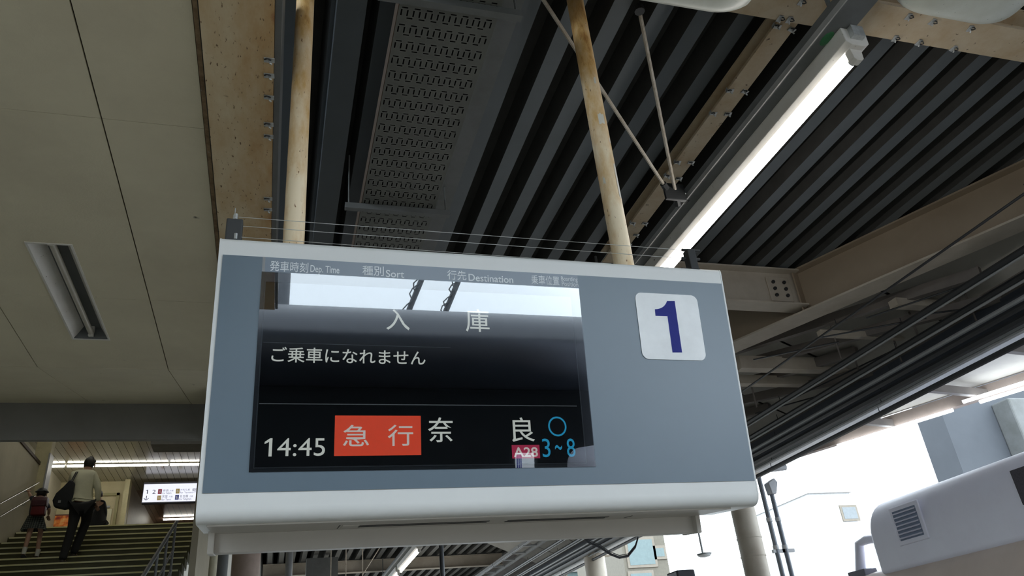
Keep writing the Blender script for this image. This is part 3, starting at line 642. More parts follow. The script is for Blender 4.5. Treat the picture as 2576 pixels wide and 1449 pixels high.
S_G = mat('sign_ink_grey', (0.18, 0.18, 0.24), rough=0.6)
(dx0, dz1), (dx1, dz0) = dpx(367.5, 1232), dpx(371.5, 1242); digit_one(dx0, dx1, dz0, dz1, DY - .008, S_K, ds).build('lettering', S_K, ds); dtext('2', S_K, 384, 1232, 391, 1242); dtext('↓', S_K, 362, 1247, 374, 1259)
for s, c, xa, ya in (('A', (0.45, 0.02, 0.09), 398.2, 1230.5), ('B', (0.62, 0.44, 0.10), 443, 1229.5), ('H', (0.62, 0.44, 0.10), 396.2, 1246.5), ('E', (0.05, 0.07, 0.42), 441, 1245)):
    (x0, z1), (x1, z0) = dpx(xa, ya), dpx(xa + 8.2, ya + 11.8)
    cm = mat('code_square_%s' % s, c, rough=0.5)
    MB().box(x0, x1, DY - .0078, DY - .0062, z0, z1).build('code_square', cm, ds)
    text('lettering', s, M_PLATE, ds, x0 + (x1 - x0) * .26, x1 - (x1 - x0) * .24, z0 + (z1 - z0) * .2, z1 - (z1 - z0) * .2, DY - .0085)
for s, xa, ya, xb, yb_, m in (('奈良', 410, 1231, 424, 1236.5, S_K), ('方面', 427, 1232, 436, 1236, S_G), ('for Nara', 408.5, 1238, 431, 1242.5, S_G), ('大和', 454, 1230, 464, 1234, S_G), ('八木', 464.5, 1229, 478, 1235, S_K), ('橿原神宮前', 484, 1228, 517, 1235, S_K), ('for Yamato-Yagi', 453, 1236.5, 500, 1241.5, S_G),
                        ('天理', 408, 1246, 421, 1252, S_K), ('方面', 425, 1247, 434, 1251, S_G), ('for Tenri', 406.5, 1254, 430, 1258.5, S_G), ('名古屋', 452.5, 1245, 473, 1251, S_K), ('方面', 477, 1246, 485, 1250.5, S_G), ('for Nagoya', 451, 1253, 481, 1258.5, S_G)):
    dtext(s, m, xa, ya, xb, yb_)
for xx in (-3.2, -1.4): MB().tube([(xx, DY + .08, DZ1 + .05), (xx, DY + .08, ZH)], .015, 8).build('hanger_rod', M_DARK, ds)
# handrails
hr = thing('handrail', 'double steel handrail on the left stair wall', 'handrail', (-4.5, 14, 4.5))
for dz in (0.85, 0.60):
    a = Vector((-4.5, 11.0, ZT_ - (YT_ - 11.0) * .447 + dz)); b = Vector((-4.5, 17.1, ZT_ + .1 * .447 + dz))
    MB().tube([a, b], .019, 10).build('rail', mat('polished_rail', (0.55, 0.54, 0.48), rough=0.2, metal=0.9), hr, smooth=True)
    for yy in (12, 13.5, 15, 16.5):
        z = ZT_ - (YT_ - yy) * .447 + dz; MB().tube([(-4.6, yy, z - .06), (-4.5, yy, z - .06), (-4.5, yy, z)], .008, 6).build('bracket', M_CONDUIT, hr)
h2 = thing('handrail', 'dark steel stair railing just left of the sign underside', 'handrail', (-1.4, 11, 3.0))
for off in (0.0,):
    for dz, r in ((0.95, .025), (0.55, .014), (0.25, .014)):
        a = Vector((SX1 - .02, 9.0, ZT_ - (YT_ - 9.0) * .447 + dz)); b = Vector((SX1 - .02, 12.9, ZT_ - (YT_ - 12.9) * .447 + dz))
        MB().tube([a, b], r, 10).build('rail', M_GREYSTEEL, h2, smooth=True)
    for yy in (9.2, 10.2, 11.2, 12.0, 12.8):
        z = ZT_ - (YT_ - yy) * .447; MB().tube([(SX1 - .02, yy, z), (SX1 - .02, yy, z + .95)], .018, 8).build('baluster', M_GREYSTEEL, h2)

# ================================================================== RIGHT SIDE: eave, cables, train, sky edge
M_FARP = mat('pale_roof_sheet', (0.40, 0.38, 0.34), (0.30, 0.28, 0.25), rough=0.7, scale=1.5, amt=0.3)
M_RAFT = mat('rafter_brown_grey', (0.16, 0.14, 0.125), (0.12, 0.105, 0.095), rough=0.65, scale=3)
rf2 = thing('side_roof_framing', 'pale sheeted roof bay with dark rafters beyond the brown girder', 'roof frame', (5.5, 9, 4.9))
def bay_z(X): return 4.95 - max(0.0, X - 4.7) * 0.43
def bay_pt(sv, n_, dz): q = at_g(sv, n_, 0); q.z = bay_z(q.x) + dz; return q
for k in range(14):
    n_ = -0.42 - 0.36 * k
    pts = [bay_pt(-7.5 + 12 * j / 8, n_, -.05) for j in range(9)]
    pts = [p for p in pts if 3.5 < p.x < 6.05]
    if len(pts) > 1: MB().bar(pts[0], pts[-1], 0.07, 0.10).build('rafter', M_RAFT, rf2)
sh = MB()
for j in range(12):
    ya, yb_ = 2.6 + j * 1.3, 2.6 + (j + 1) * 1.3 - .03
    sh = MB().add([(max(4.75, girder_x(ya) + .05) if ya < 5.6 else 4.75, ya, bay_z(4.75) + .01), (6.1, ya, bay_z(6.1)), (6.1, yb_, bay_z(6.1)), (max(4.75, girder_x(yb_) + .05) if yb_ < 5.6 else 4.75, yb_, bay_z(4.75) + .01)], [(0, 1, 2, 3)]); sh.build('roof_sheet', M_FARP, rf2)
for (px_, py_, d, w) in ((2000, 928, .14, .12), (1980, 966, .10, .10), (2350, 770, .07, .10), (2250, 850, .06, .06)):
    q = onZ(px_, py_, 4.42); MB().box(girder_x(q.y) + .3, 6.0, q.y, q.y + w, 4.42, 4.42 + d).build('cross_member', M_GIRDERF, rf2)
for (px_, py_) in ((1885, 950), (2090, 820), (2240, 830), (2140, 870), (2285, 780), (2420, 720)):
    q = onZ(px_, py_, 4.55); MB().tube([q, q - Vector((0, 0, .35))], .009, 6).build('drop_rod', M_RAFT, rf2)
for (a_, b_) in (((1895, 905), (2110, 860)), ((2060, 850), (2330, 800)), ((2180, 800), (2480, 700)), ((2000, 1000), (2250, 880)), ((1900, 1040), (2100, 985)), ((2330, 790), (2560, 760))):
    q = onZ(*a_, 4.33); w = onZ(*b_, 4.33); MB().tube([q, w], .008, 6).build('stay_wire', M_CABLE, rf2)
# gutter and dark fascia along the eave
eg = thing('eave_gutter', 'long pale gutter with dark fascia along the roof edge', 'gutter', (6.0, 12, 4.0))
MB().prism([(5.95, 4.02), (5.95, 3.95), (5.98, 3.93), (6.08, 3.93), (6.11, 3.95), (6.11, 4.02)], -3, 60, 'y').build('channel', mat('gutter_grey', (0.72, 0.74, 0.76), rough=0.45), eg)
MB().box(6.0, 6.02, -3, 60, 4.03, 4.30).build('fascia', mat('fascia_dark_blue', (0.06, 0.07, 0.09), rough=0.5), eg)
MB().box(6.02, 6.12, -3, 60, 4.30, 4.985).build('fascia_back', M_RAFT, eg)
# cables and conduits strung along the eave
for i, (lab, y_, X, r, m, dy) in enumerate((
        ('thin black cable sagging highest under the pale roof bay', 488, 4.60, .010, M_CABLE, 1.02),
        ('thick black cable bundle above the two pale conduits', 628, 5.45, .030, M_CABLE, 1), ('pale conduit directly under the thick black bundle', 642, 5.45, .010, M_CONDUIT, 1),
        ('thick black trunking above the second conduit pair', 692, 5.55, .030, M_CABLE, 1), ('pale conduit under the second black trunking', 706, 5.55, .012, M_CONDUIT, 1),
        ('grey conduit pipe in the middle of the eave bundle', 748, 5.65, .022, M_CONDUIT, 1), ('black cable under the middle grey conduit', 768, 5.65, .026, M_CABLE, 1),
        ('wide dark cable trunk low in the eave bundle', 800, 5.72, .040, M_CABLE, 1), ('bright thin conduit near the gutter', 826, 5.80, .012, M_CONDUIT, 1), ('lowest black cable just above the gutter', 858, 5.86, .028, M_CABLE, 1))):
    p = onX(2576, y_, X)
    t = thing('overhead_cable', lab, 'cable', (X, 8, p.z), 'cables along the eave')
    pts = [(X, 0.5 + (44 - .5) * k / 20, p.z) for k in range(21)]
    MB().tube(pts, r, 8).build('sheath', m, t, smooth=True)
    for yy in range(3, 30, 2): MB().tube([(X, yy + .13 * i, p.z), (X, yy + .13 * i, min(4.95, p.z + .05 + r))], .004, 5).build('tie', M_CABLE, t)
# columns under the eave
M_COLP = mat('column_cream_paint', (0.50, 0.45, 0.37), (0.40, 0.34, 0.27), rough=0.55, scale=3, amt=0.3)
for lab, Y, xa, xb in (('thick cream column at the right, below the sign corner', 8.85, 1868, 1922), ('cream column seen under the sign beside the bright building', 14.5, 1470, 1519), ('slim far cream column under the eave cables', 20.5, 1352, 1374)):
    a = onY(xa, 1400, Y); b = onY(xb, 1400, Y); r = (b.x - a.x) / 2; cx = (a.x + b.x) / 2
    t = thing('column', lab, 'column', (cx, Y, -1.1), 'eave columns')
    MB().tube([(cx, Y, -1.1), (cx, Y, 3.95)], r, 28).build('shaft', M_COLP, t, smooth=True)
    for z in (2.62, 2.9, 3.12): MB().tube([(cx, Y, z), (cx, Y, z + .018)], r + .006, 28).build('band', M_COLP, t, smooth=True)
    MB().box(cx - .2, cx + .35, Y - .12, Y + .12, 3.90, 3.96).build('head_plate', M_COLP, t)
# drain pipes
for lab, xs_, r in (('left of two dark drain pipes beside the thick column', ((1905, 1195), (1925, 1290), (1972, 1449)), .030), ('right drain pipe with a boxy hopper head', ((1940, 1235), (1952, 1300), (1992, 1449)), .030)):
    Y = 9.0; p0 = onY(*xs_[0], Y); p2 = onY(*xs_[2], Y)
    t = thing('drain_pipe', lab, 'pipe', (p2.x, Y, -1.1), 'drain pipes')
    xm = (p0.x + p2.x) / 2
    MB().tube([(xm, Y, -1.1), (xm, Y, p0.z)], r, 14).build('pipe', mat('drain_dark_blue_grey', (0.10, 0.115, 0.14), rough=0.4), t, smooth=True)
    for z in (2.45, 3.0, 3.35): MB().tube([(xm, Y, z), (xm, Y, z + .05)], r + .008, 14).build('collar', M_CONDUIT, t, smooth=True)
    if 'hopper' in lab: MB().prism([(xm - .03, p0.z - .05), (xm + .04, p0.z - .05), (xm + .10, p0.z + .10), (xm + .06, p0.z + .16), (xm - .05, p0.z + .10)], Y - .06, Y + .06, 'y').build('hopper', mat('hopper_grey', (0.30, 0.31, 0.33), rough=0.5), t, bevel=.01)
    else: MB().tube([(xm, Y, p0.z), (xm - .05, Y, p0.z + .06), (xm + .45, Y, p0.z + .10)], .045, 12).build('elbow', M_CONDUIT, t, smooth=True)
    MB().box(xm - .06, xm + .12, Y - .02, Y + .02, 2.96, 3.0).build('strap', M_CONDUIT, t)
# roof over the track and its far edge beam with tubes
tc = thing('track_canopy', 'pale canopy over the track with lit tubes at its bright far edge', 'canopy', (7.3, 7.5, 4.2))
E0 = Vector((6.55, 9.6, 4.2)); E1 = Vector((7.95, 6.4, 4.2)); ed = (E1 - E0).normalized(); E2 = E1 + ed * 6
MB().add([(6.12, 10.4, 4.34), (E0.x, E0.y, 4.34), (E2.x, E2.y, 4.34), (6.12, E2.y, 4.34)], [(0, 1, 2, 3)]).build('roof_sheet', M_FARP, tc)
MB().bar(E0 + Vector((0, 0, .05)), E2 + Vector((0, 0, .05)), .10, .14).build('edge_beam', mat('edge_beam_brown', (0.26, 0.21, 0.18), rough=0.6), tc)
for k in range(6):
    q = E0 + ed * (1.0 + 1.15 * k); MB().bar(q + Vector((0, 0, .02)), Vector((6.15, q.y - .25, 4.22)), .06, .09).build('rafter', M_RAFT, tc)
en = Vector((-ed.y, ed.x, 0)); en = en if en.x < 0 else -en
for s0, s1, off in ((1.4, 2.9, .10), (3.1, 5.2, .30), (3.2, 5.6, .08)):
    MB().tube([E0 + ed * s0 + en * off - Vector((0, 0, .06)), E0 + ed * s1 + en * off - Vector((0, 0, .06))], .020, 10).build('tube', emit('cool_tube', (0.86, 0.94, 1.0), 14.0), tc, smooth=True)
# grey service building right of the open sky, dark box above it
gb = thing('service_building', 'grey station building behind the train at the right edge', 'building', (12, 10.8, -1.1))
q = onY(2376, 1060, 10.6)
MB().box(q.x, q.x + 6, 10.6, 11.2, -1.1, 6.4).build('wall', mat('building_grey', (0.072, 0.080, 0.092), (0.06, 0.067, 0.078), rough=0.8, scale=1), gb)
MB().box(q.x + .7, q.x + 6, 10.3, 10.6, 3.5, 3.68).build('ledge', mat('ledge_pale', (0.5, 0.5, 0.5), rough=0.7), gb)
MB().box(q.x + .62, q.x + 1.5, 10.5, 10.62, 2.9, 3.48).build('recess', M_DARK, gb)
MB().box(q.x - .02, q.x + 1.0, 10.5, 10.6, 3.38, 3.44).build('ledge', M_CONDUIT, gb)
MB().box(q.x + 1.2, q.x + 2.2, 10.2, 10.6, 4.4, 5.6).build('vent_unit', M_GREYSTEEL, gb, bevel=.03)
# ---------------------------------------------------------------- train
tn = thing('train', 'lilac-grey and cream train roof with louvred cooler cover at lower right', 'train', (7.5, -2, -1.1))
TXS = 6.35
M_TRG = mat('train_roof_lilac_grey', (0.78, 0.79, 0.90), (0.74, 0.74, 0.85), rough=0.5, scale=2)
M_TRC = mat('train_cream', (0.62, 0.53, 0.47), (0.56, 0.47, 0.42), rough=0.45, scale=2)
bodyp = [(6.22, -0.9), (6.22, 1.85), (6.24, 2.15), (6.29, 2.34), (6.40, 2.47), (6.7, 2.54), (8.3, 2.54), (8.6, 2.47), (8.71, 2.34), (8.76, 2.15), (8.78, 1.85), (8.78, -0.9)]
MB().prism(bodyp, -16, 8.3, 'y').build('car_body', M_TRC, tn, smooth=True)
MB().box(6.20, 6.23, -16, 8.3, 2.05, 2.10).build('rain_gutter', M_TRC, tn, bevel=.004)
covp = [(TXS, 2.42), (TXS, 2.80)] + [(TXS + .34 - .34 * math.cos(a), 2.80 + .40 * math.sin(a)) for a in [math.pi / 2 * k / 8 for k in range(1, 9)]] + [(8.3, 3.20), (8.65, 2.80), (8.65, 2.42)]
MB().prism(covp, -14, onX(2207, 1420, TXS).y, 'y').build('cooler_cover', M_TRG, tn, smooth=True, bevel=.06, seg=4)
lv0 = onX(2242, 1300, TXS).y; lv1 = onX(2322, 1300, TXS).y; lt_, lb_ = onX(2290, 1262, TXS).z, onX(2290, 1368, TXS).z
lv = MB().box(TXS - .016, TXS + .01, min(lv0, lv1), max(lv0, lv1), lb_, lt_).build('louvre_frame', M_TRG, tn, bevel=.010)
ya, yb2 = min(lv0, lv1) + .045, max(lv0, lv1) - .045
MB().box(TXS - .018, TXS - .012, ya, yb2, lb_ + .045, lt_ - .045).build('louvre_backing', mat('louvre_blue_grey', (0.16, 0.20, 0.29), rough=0.6), lv)
nl = 7
for k in range(nl):
    z = lb_ + .055 + (lt_ - lb_ - .10) * k / nl
    MB().add([(TXS - .018, ya, z + .022), (TXS - .018, yb2, z + .022), (TXS - .036, yb2, z + .004), (TXS - .036, ya, z + .004), (TXS - .018, ya, z + .012), (TXS - .018, yb2, z + .012)], [(0, 1, 2, 3), (3, 2, 5, 4)]).build('louvre_slat', M_TRG, lv)
gq = onX(2541, 1185, TXS); gq2 = onX(2576, 1270, TXS)
MB().box(TXS - .008, TXS + .01, gq.y - .8, gq.y, gq2.z, gq.z).build('mesh_grille', mat('grille_dark_purple', (0.075, 0.065, 0.085), (0.04, 0.04, 0.045), rough=0.7, scale=90), tn)
# bracket arm at the cover end
ab = [onX(x_, y_, 6.5) for x_, y_ in ((2206, 1355), (2180, 1358), (2162, 1368), (2166, 1442))]
MB().tube([(6.5, p.y, p.z) for p in ab], [.046, .05, .052, .060], 10).build('antenna_arm', M_TRG, tn, smooth=True)
MB().box(6.42, 6.60, ab[3].y - .16, ab[3].y + .13, ab[3].z - .08, ab[3].z + .03).build('antenna_base', mat('antenna_base_grey', (0.14, 0.14, 0.17), rough=0.6), tn, bevel=.01)
# ---------------------------------------------------------------- things seen below the sign
fc = thing('column', 'reddish-brown round column under the left end of the sign', 'column', (-.45, 14, 0))
a = onY(582, 1420, 12.2); b = onY(655, 1420, 12.2); MB().tube([((a.x + b.x) / 2, 12.2, 0), ((a.x + b.x) / 2, 12.2, 5.0)], (b.x - a.x) / 2, 24).build('shaft', mat('pinkish_brown_paint', (0.40, 0.30, 0.25), rough=0.5), fc, smooth=True)
MB().tube([((a.x + b.x) / 2, 12.2, 0), ((a.x + b.x) / 2, 12.2, .12)], (b.x - a.x) / 2 + .05, 24).build('base_ring', M_GREYSTEEL, fc, smooth=True)
for lab, px_, Y, r, m in (('pale yellow pole at the left end under the sign', 536, 11.0, .05, mat('pale_yellow_paint', (0.50, 0.46, 0.32), rough=0.5)), ('dark pole left of the reddish column', 560, 11.6, .07, M_GREYSTEEL), ('black glossy pole below the middle of the sign', 1112, 10.0, .030, M_CABLE), ('grey pipe right of the reddish column', 727, 14.0, .06, M_CONDUIT)):
    q = onY(px_, 1420, Y); t = thing('pole', lab, 'pole', (q.x, Y, 0))
    MB().tube([(q.x, Y, 0), (q.x, Y, 4.985)], r, 14).build('shaft', m, t, smooth=True); MB().tube([(q.x, Y, 0), (q.x, Y, .03)], r + .04, 14).build('foot', m, t, smooth=True)
hd_ = thing('hanging_rack', 'thin pale hanger rods and dark hanging boards below the sign', 'rack', (0.8, 18, 4))
for px_ in (832, 870, 912):
    q = onY(px_, 1440, 17.0); MB().tube([(q.x, 17, q.z - .6), (q.x, 17, 5.0)], .012, 6).build('rod', M_ROD, hd_)
q = onY(912, 1446, 17.0); q2 = onY(955, 1378, 17.0); MB().tube([q, q2], .012, 6).build('rod', M_ROD, hd_)
for (xa, xb, Y, zt) in ((770, 850, 19, 4.9), (850, 885, 21, 4.9)):
    a = onY(xa, 1440, Y); b = onY(xb, 1440, Y); MB().box(a.x, b.x, Y, Y + .3, a.z - .5, zt).build('hanging_board', M_GREYSTEEL if xa == 770 else M_DARK, hd_)
for k, Y in enumerate((16.5, 20, 24, 29, 36)):
    t = thing('cross_beam', ['nearest', 'second', 'third', 'fourth', 'farthest'][k] + ' pale cross beam of the far roof seen below the sign', 'beam', (3, Y, 4.8), 'far roof cross beams')
    hbeam(MB(), -0.2, 5.7, Y, Y + .2, 4.98, 4.70, 'x').build('steel_section', M_GIRDERF, t)
lrk = thing('cable_ladder', 'dark cable ladder with pale stringers running under the eave', 'cable ladder', (5.4, 16, 4.2))
for X, z, m in ((5.05, 4.45, M_CONDUIT), (5.35, 4.42, M_CONDUIT)): MB().box(X, X + .05, 9, 44, z, z + .08).build('stringer', m, lrk)
for k in range(40): MB().box(5.05, 5.40, 9.3 + k * .85, 9.36 + k * .85, 4.44, 4.47).build('rung', M_CONDUIT, lrk)
# looped cable and pendant lamp against the sky
lp = thing('looped_cable', 'black cable loops hanging below the right part of the sign', 'cable', (4.0, 11, 3.0))
for d in (0, .05, .11):
    pts = [Vector((3.3, 11.0 + d, 4.97))] + [onY(x_, y_ - d * 60, 11.0 + d) for x_, y_ in ((1480, 1365), (1510, 1378), (1535, 1395), (1558, 1404), (1580, 1400), (1598, 1378), (1606, 1352))] + [Vector((4.6, 11.0 + d, 4.97))]
    MB().tube(pts, .012 - d * .05, 8).build('loop', M_CABLE, lp, smooth=True)
pd = thing('pendant_lamp', 'white pendant street lamp hanging against the bright sky', 'lamp', tuple(onY(1772, 1400, 11)))
a = onY(1757, 1338, 11); b = onY(1768, 1392, 11); MB().tube([b, a, Vector((a.x - .03, a.y, 5.0))], .016, 8).build('stem', M_GREYSTEEL, pd)
c_ = onY(1772, 1396, 11); MB().ball(c_, (.105, .105, .035), 18, 8).build('shade', mat('lamp_shade_grey', (0.42, 0.44, 0.45), rough=0.4), pd, smooth=True); MB().tube([c_ + Vector((0, 0, .01)), c_ + Vector((0, 0, .02))], .115, 18).build('rim', M_GREYSTEEL, pd)
# town beyond
def block(lab, xa, xb, Y, ztop, m, wins, wm):
    a = onY(xa, 1420, Y); b = onY(xb, 1420, Y); t = thing('town_building', lab, 'building', (a.x, Y, -1.1), 'buildings beyond the tracks')
    MB().box(a.x, b.x, Y, Y + 6, -1.1, ztop).build('wall', m, t)
    MB().box(a.x - .1, b.x + .1, Y - .15, Y + 6, ztop, ztop + .2).build('parapet', m, t)
    for (wxa, wxb, wya, wyb) in wins:
        p = onY(wxa, wyb, Y); q = onY(wxb, wya, Y); f = MB().box(p.x, q.x, Y - .06, Y + .02, p.z, q.z).build('window', mat('window_frame_tan', (0.20, 0.17, 0.13), rough=0.5), t)
        MB().box(p.x + .12, q.x - .12, Y - .07, Y - .06, p.z + .12, q.z - .12).build('pane', wm, f)
M_PANE = mat('cyan_window_pane', (0.115, 0.165, 0.165), rough=0.15)
block('tan building with tall pale cyan windows below the sign', 1570, 1682, 34, 9.5, mat('tan_facade', (0.15, 0.135, 0.105), rough=0.8), ((1580, 1642, 1350, 1430), (1646, 1672, 1372, 1408), (1584, 1642, 1434, 1480)), M_PANE)
block('white low building with wide windows far below the sign', 1380, 1478, 42, 7.5, mat('white_facade', (0.26, 0.25, 0.24), rough=0.8), ((1395, 1418, 1408, 1470), (1424, 1462, 1405, 1470)), M_PANE)
block('overexposed white building behind the drain pipes', 2080, 2190, 36, 10.0, mat('bright_facade', (0.55, 0.55, 0.55), rough=0.8), ((2121, 2152, 1270, 1312),), mat('grey_pane', (0.18, 0.20, 0.21), rough=0.3))
sb = thing('signal_box', 'dark box-shaped signal head at the bottom edge right of the sign', 'signal', tuple(onY(1725, 1500, 9.5)))
a = onY(1703, 1442, 9.5); b = onY(1748, 1434, 9.5); MB().box(a.x, b.x, 9.5, 9.8, a.z - .35, a.z + .04).build('head', mat('signal_dark', (0.02, 0.02, 0.03), rough=0.5), sb, bevel=.02); MB().tube([((a.x + b.x) / 2, 9.65, -1.1), ((a.x + b.x) / 2, 9.65, a.z - .3)], .05, 10).build('post', M_GREYSTEEL, sb)

# ================================================================== BEHIND THE CAMERA (seen mirrored in the screen)
def mirrored(x, y, Y):
    """the place behind the camera that the screen shows at this spot"""
    r = ray(x, y); S = CAM + r * (SD / (r @ NF)); q = r - 2 * (r @ NF) * NF
    return Vector(S + q * (Y - S[1]) / q[1])
bh = thing('opposite_roof', 'long dark curved roof with round ridge caps mirrored in the screen', 'roof', (2.5, -10, 0))
RYB = -9.5; RYT = RYB - 2.2
zr = mirrored(1050, 796, RYT).z
M_BROOF = mat('dark_blue_roof', (0.034, 0.040, 0.052), rough=0.36, spec=1.0)
xr = 8.3
ZE = zr - 0.85
cp_ = [(RYB - 6, 2 * ZE - zr)] + [(RYB - 2.2 + 2.2 * math.cos(a), ZE + (zr - ZE) * math.sin(a)) for a in [-math.pi / 2 + math.pi * k / 28 for k in range(29)]] + [(RYB - 6, zr)]
MB().prism(cp_, -6.0, xr, 'x').build('shell', M_BROOF, bh, smooth=True)
MB().box(-6.0, xr, RYB - 6, RYB - 1.9, -1.1, 2 * ZE - zr).build('wall', mat('blackened_wall', (0.006, 0.007, 0.008), rough=0.95, spec=0.2), bh)
for px_ in (795, 882, 985, 1095, 1212, 1316, 1412):
    q = mirrored(px_, 796, RYT - .2); MB().ball((q.x, q.y, zr + .01), (.27, .35, .12), 16, 8).build('ridge_cap', M_BROOF, bh, smooth=True)
for lab, xa, xb, m in (('pale grey round post mirrored at the left edge of the screen', 672, 693, mat('post_light_grey', (0.30, 0.31, 0.33), rough=0.5)), ('broad dark post mirrored beside the pale one in the screen', 697, 729, mat('post_dark_grey', (0.13, 0.14, 0.155), rough=0.5))):
    a = mirrored(xa, 740, -16.5); b = mirrored(xb, 740, -16.5); cx = (a.x + b.x) / 2; r = abs(b.x - a.x) / 2
    t = thing('platform_post', lab, 'post', (cx, -16.5, -1.1), 'posts mirrored in the screen')
    MB().tube([(cx, -16.5, -1.1), (cx, -16.5, 9.5)], r, 20).build('shaft', m, t, smooth=True); MB().tube([(cx, -16.5, -1.1), (cx, -16.5, -.9)], r + .004, 20).build('foot', M_GREYSTEEL, t, smooth=True)
for lab, A_, B_ in (('left dark slanted conduit mirrored in the screen', (1066, 690), (1000, 850)), ('right dark slanted conduit with loose wires mirrored in the screen', (1160, 690), (1108, 815))):
    a = mirrored(*A_, -16.5); b = mirrored(*B_, -16.5)
    t = thing('slanted_conduit', lab, 'conduit', tuple(b), 'conduits mirrored in the screen')
    d = b - a; foot = a + d * ((a.z + 1.0) / -d.z); MB().tube([a - d * .6, a, b, foot], .085, 10).build('pipe', M_CABLE, t, smooth=True)
    for k in range(2): MB().tube([a.lerp(b, j / 12) + Vector((.12 * math.sin(j * 1.3 + k * 2) - .08, .1, 0)) for j in range(13)], .022, 6).build('loose_wire', M_CABLE, t, smooth=True)
nbd = thing('notice_board', 'small white notice board with blue stripes mirrored at the screen bottom', 'board', tuple(mirrored(1318, 1165, -8.4)))
a = mirrored(1296, 1140, -8.4); b = mirrored(1345, 1195, -8.4)
MB().box(a.x, b.x, -8.44, -8.40, b.z, a.z).build('panel', M_PLATE, nbd, bevel=.01)
for k in (.06, .16, .26): MB().box(a.x + (b.x - a.x) * k, a.x + (b.x - a.x) * (k + .05), -8.40, -8.396, b.z + .02, a.z - .03).build('stripe', M_BLUE, nbd)
MB().box(a.x + (b.x - a.x) * .55, a.x + (b.x - a.x) * .75, -8.40, -8.396, b.z, b.z + (a.z - b.z) * .3).build('patch', mat('orange_vinyl', (0.8, 0.22, 0.03), rough=0.5), nbd)
for k in (.15, .85): MB().tube([(a.x + (b.x - a.x) * k, -8.46, 0), (a.x + (b.x - a.x) * k, -8.46, a.z)], .02, 8).build('leg', M_GREYSTEEL, nbd)
#MARK_PEOPLE
# ================================================================== PEOPLE ON THE STAIRS
def skin(name, joints, edges, m, parent, root, sub=2):
    names = list(joints); ix = {k: i for i, k in enumerate(names)}
    me = bpy.data.meshes.new(name); me.from_pydata([tuple(joints[k][0]) for k in names], [(ix[a], ix[b]) for a, b in edges], []); me.update()
    o = bpy.data.objects.new(name, me); COL.objects.link(o)
    sk = o.modifiers.new('skin', 'SKIN'); sk.use_smooth_shade = True
    sv = me.skin_vertices[0].data
    for k in names:
        r = joints[k][1]; r = r if isinstance(r, tuple) else (r, r); sv[ix[k]].radius = r; sv[ix[k]].use_root = (k == root)
    sb_ = o.modifiers.new('sub', 'SUBSURF'); sb_.levels = sub; sb_.render_levels = sub
    dg = bpy.context.evaluated_depsgraph_get(); dg.update()
    nm = bpy.data.meshes.new_from_object(o.evaluated_get(dg)); bpy.data.objects.remove(o)
    off = np.array(wloc(parent)); n = len(nm.vertices); a = np.empty(n * 3); nm.vertices.foreach_get('co', a)
    nm.vertices.foreach_set('co', (a.reshape(-1, 3) - off).ravel()); nm.materials.clear(); nm.update()
    return link(name, nm, m, parent, True)
def hand(name, wrist, d, side, m, parent, s=1.0):
    """palm with five bent fingers; d = pointing direction, side = thumb direction"""
    w = Vector(wrist); d = Vector(d).normalized(); t = (Vector(side) - d * Vector(side).dot(d)).normalized(); nrm = d.cross(t)
    J = {'w': (w, .026 * s), 'p': (w + d * .05 * s, (.034 * s, .02 * s)), 'q': (w + d * .085 * s, (.036 * s, .018 * s))}; Ed = [('w', 'p'), ('p', 'q')]
    for i, (o_, L) in enumerate(((.030, .068), (.010, .078), (-.010, .073), (-.029, .056))):
        b = w + d * .088 * s + t * o_ * s; c = b + d * L * .5 * s + nrm * .012 * s; e = c + d * L * .42 * s + nrm * .03 * s
        J['a%d' % i] = (b, .0095 * s); J['b%d' % i] = (c, .0088 * s); J['c%d' % i] = (e, .0075 * s); Ed += [('q', 'a%d' % i), ('a%d' % i, 'b%d' % i), ('b%d' % i, 'c%d' % i)]
    J['t0'] = (w + d * .045 * s + t * .045 * s, .011 * s); J['t1'] = (w + d * .085 * s + t * .062 * s + nrm * .01 * s, .0095 * s); Ed += [('p', 't0'), ('t0', 't1')]
    return skin(name, J, Ed, m, parent, 'w', 1)
M_SKIN = mat('skin_tone', (0.42, 0.25, 0.17), (0.38, 0.22, 0.15), rough=0.55)
M_HAIR = mat('black_hair', (0.012, 0.011, 0.010), rough=0.5, bump=0.4, bscale=200)
M_SHIRT = mat('pale_cream_shirt', (0.60, 0.60, 0.44), (0.54, 0.54, 0.40), rough=0.85, scale=6, bump=0.25, bscale=14)
M_TROU = mat('black_cloth', (0.012, 0.013, 0.014), rough=0.85)
M_SHOE = mat('dark_leather', (0.03, 0.025, 0.018), rough=0.5)
def stepz(y): return ZT_ - math.floor((YT_ - y) / GO + 0.999) * RISE if y < YT_ else ZT_
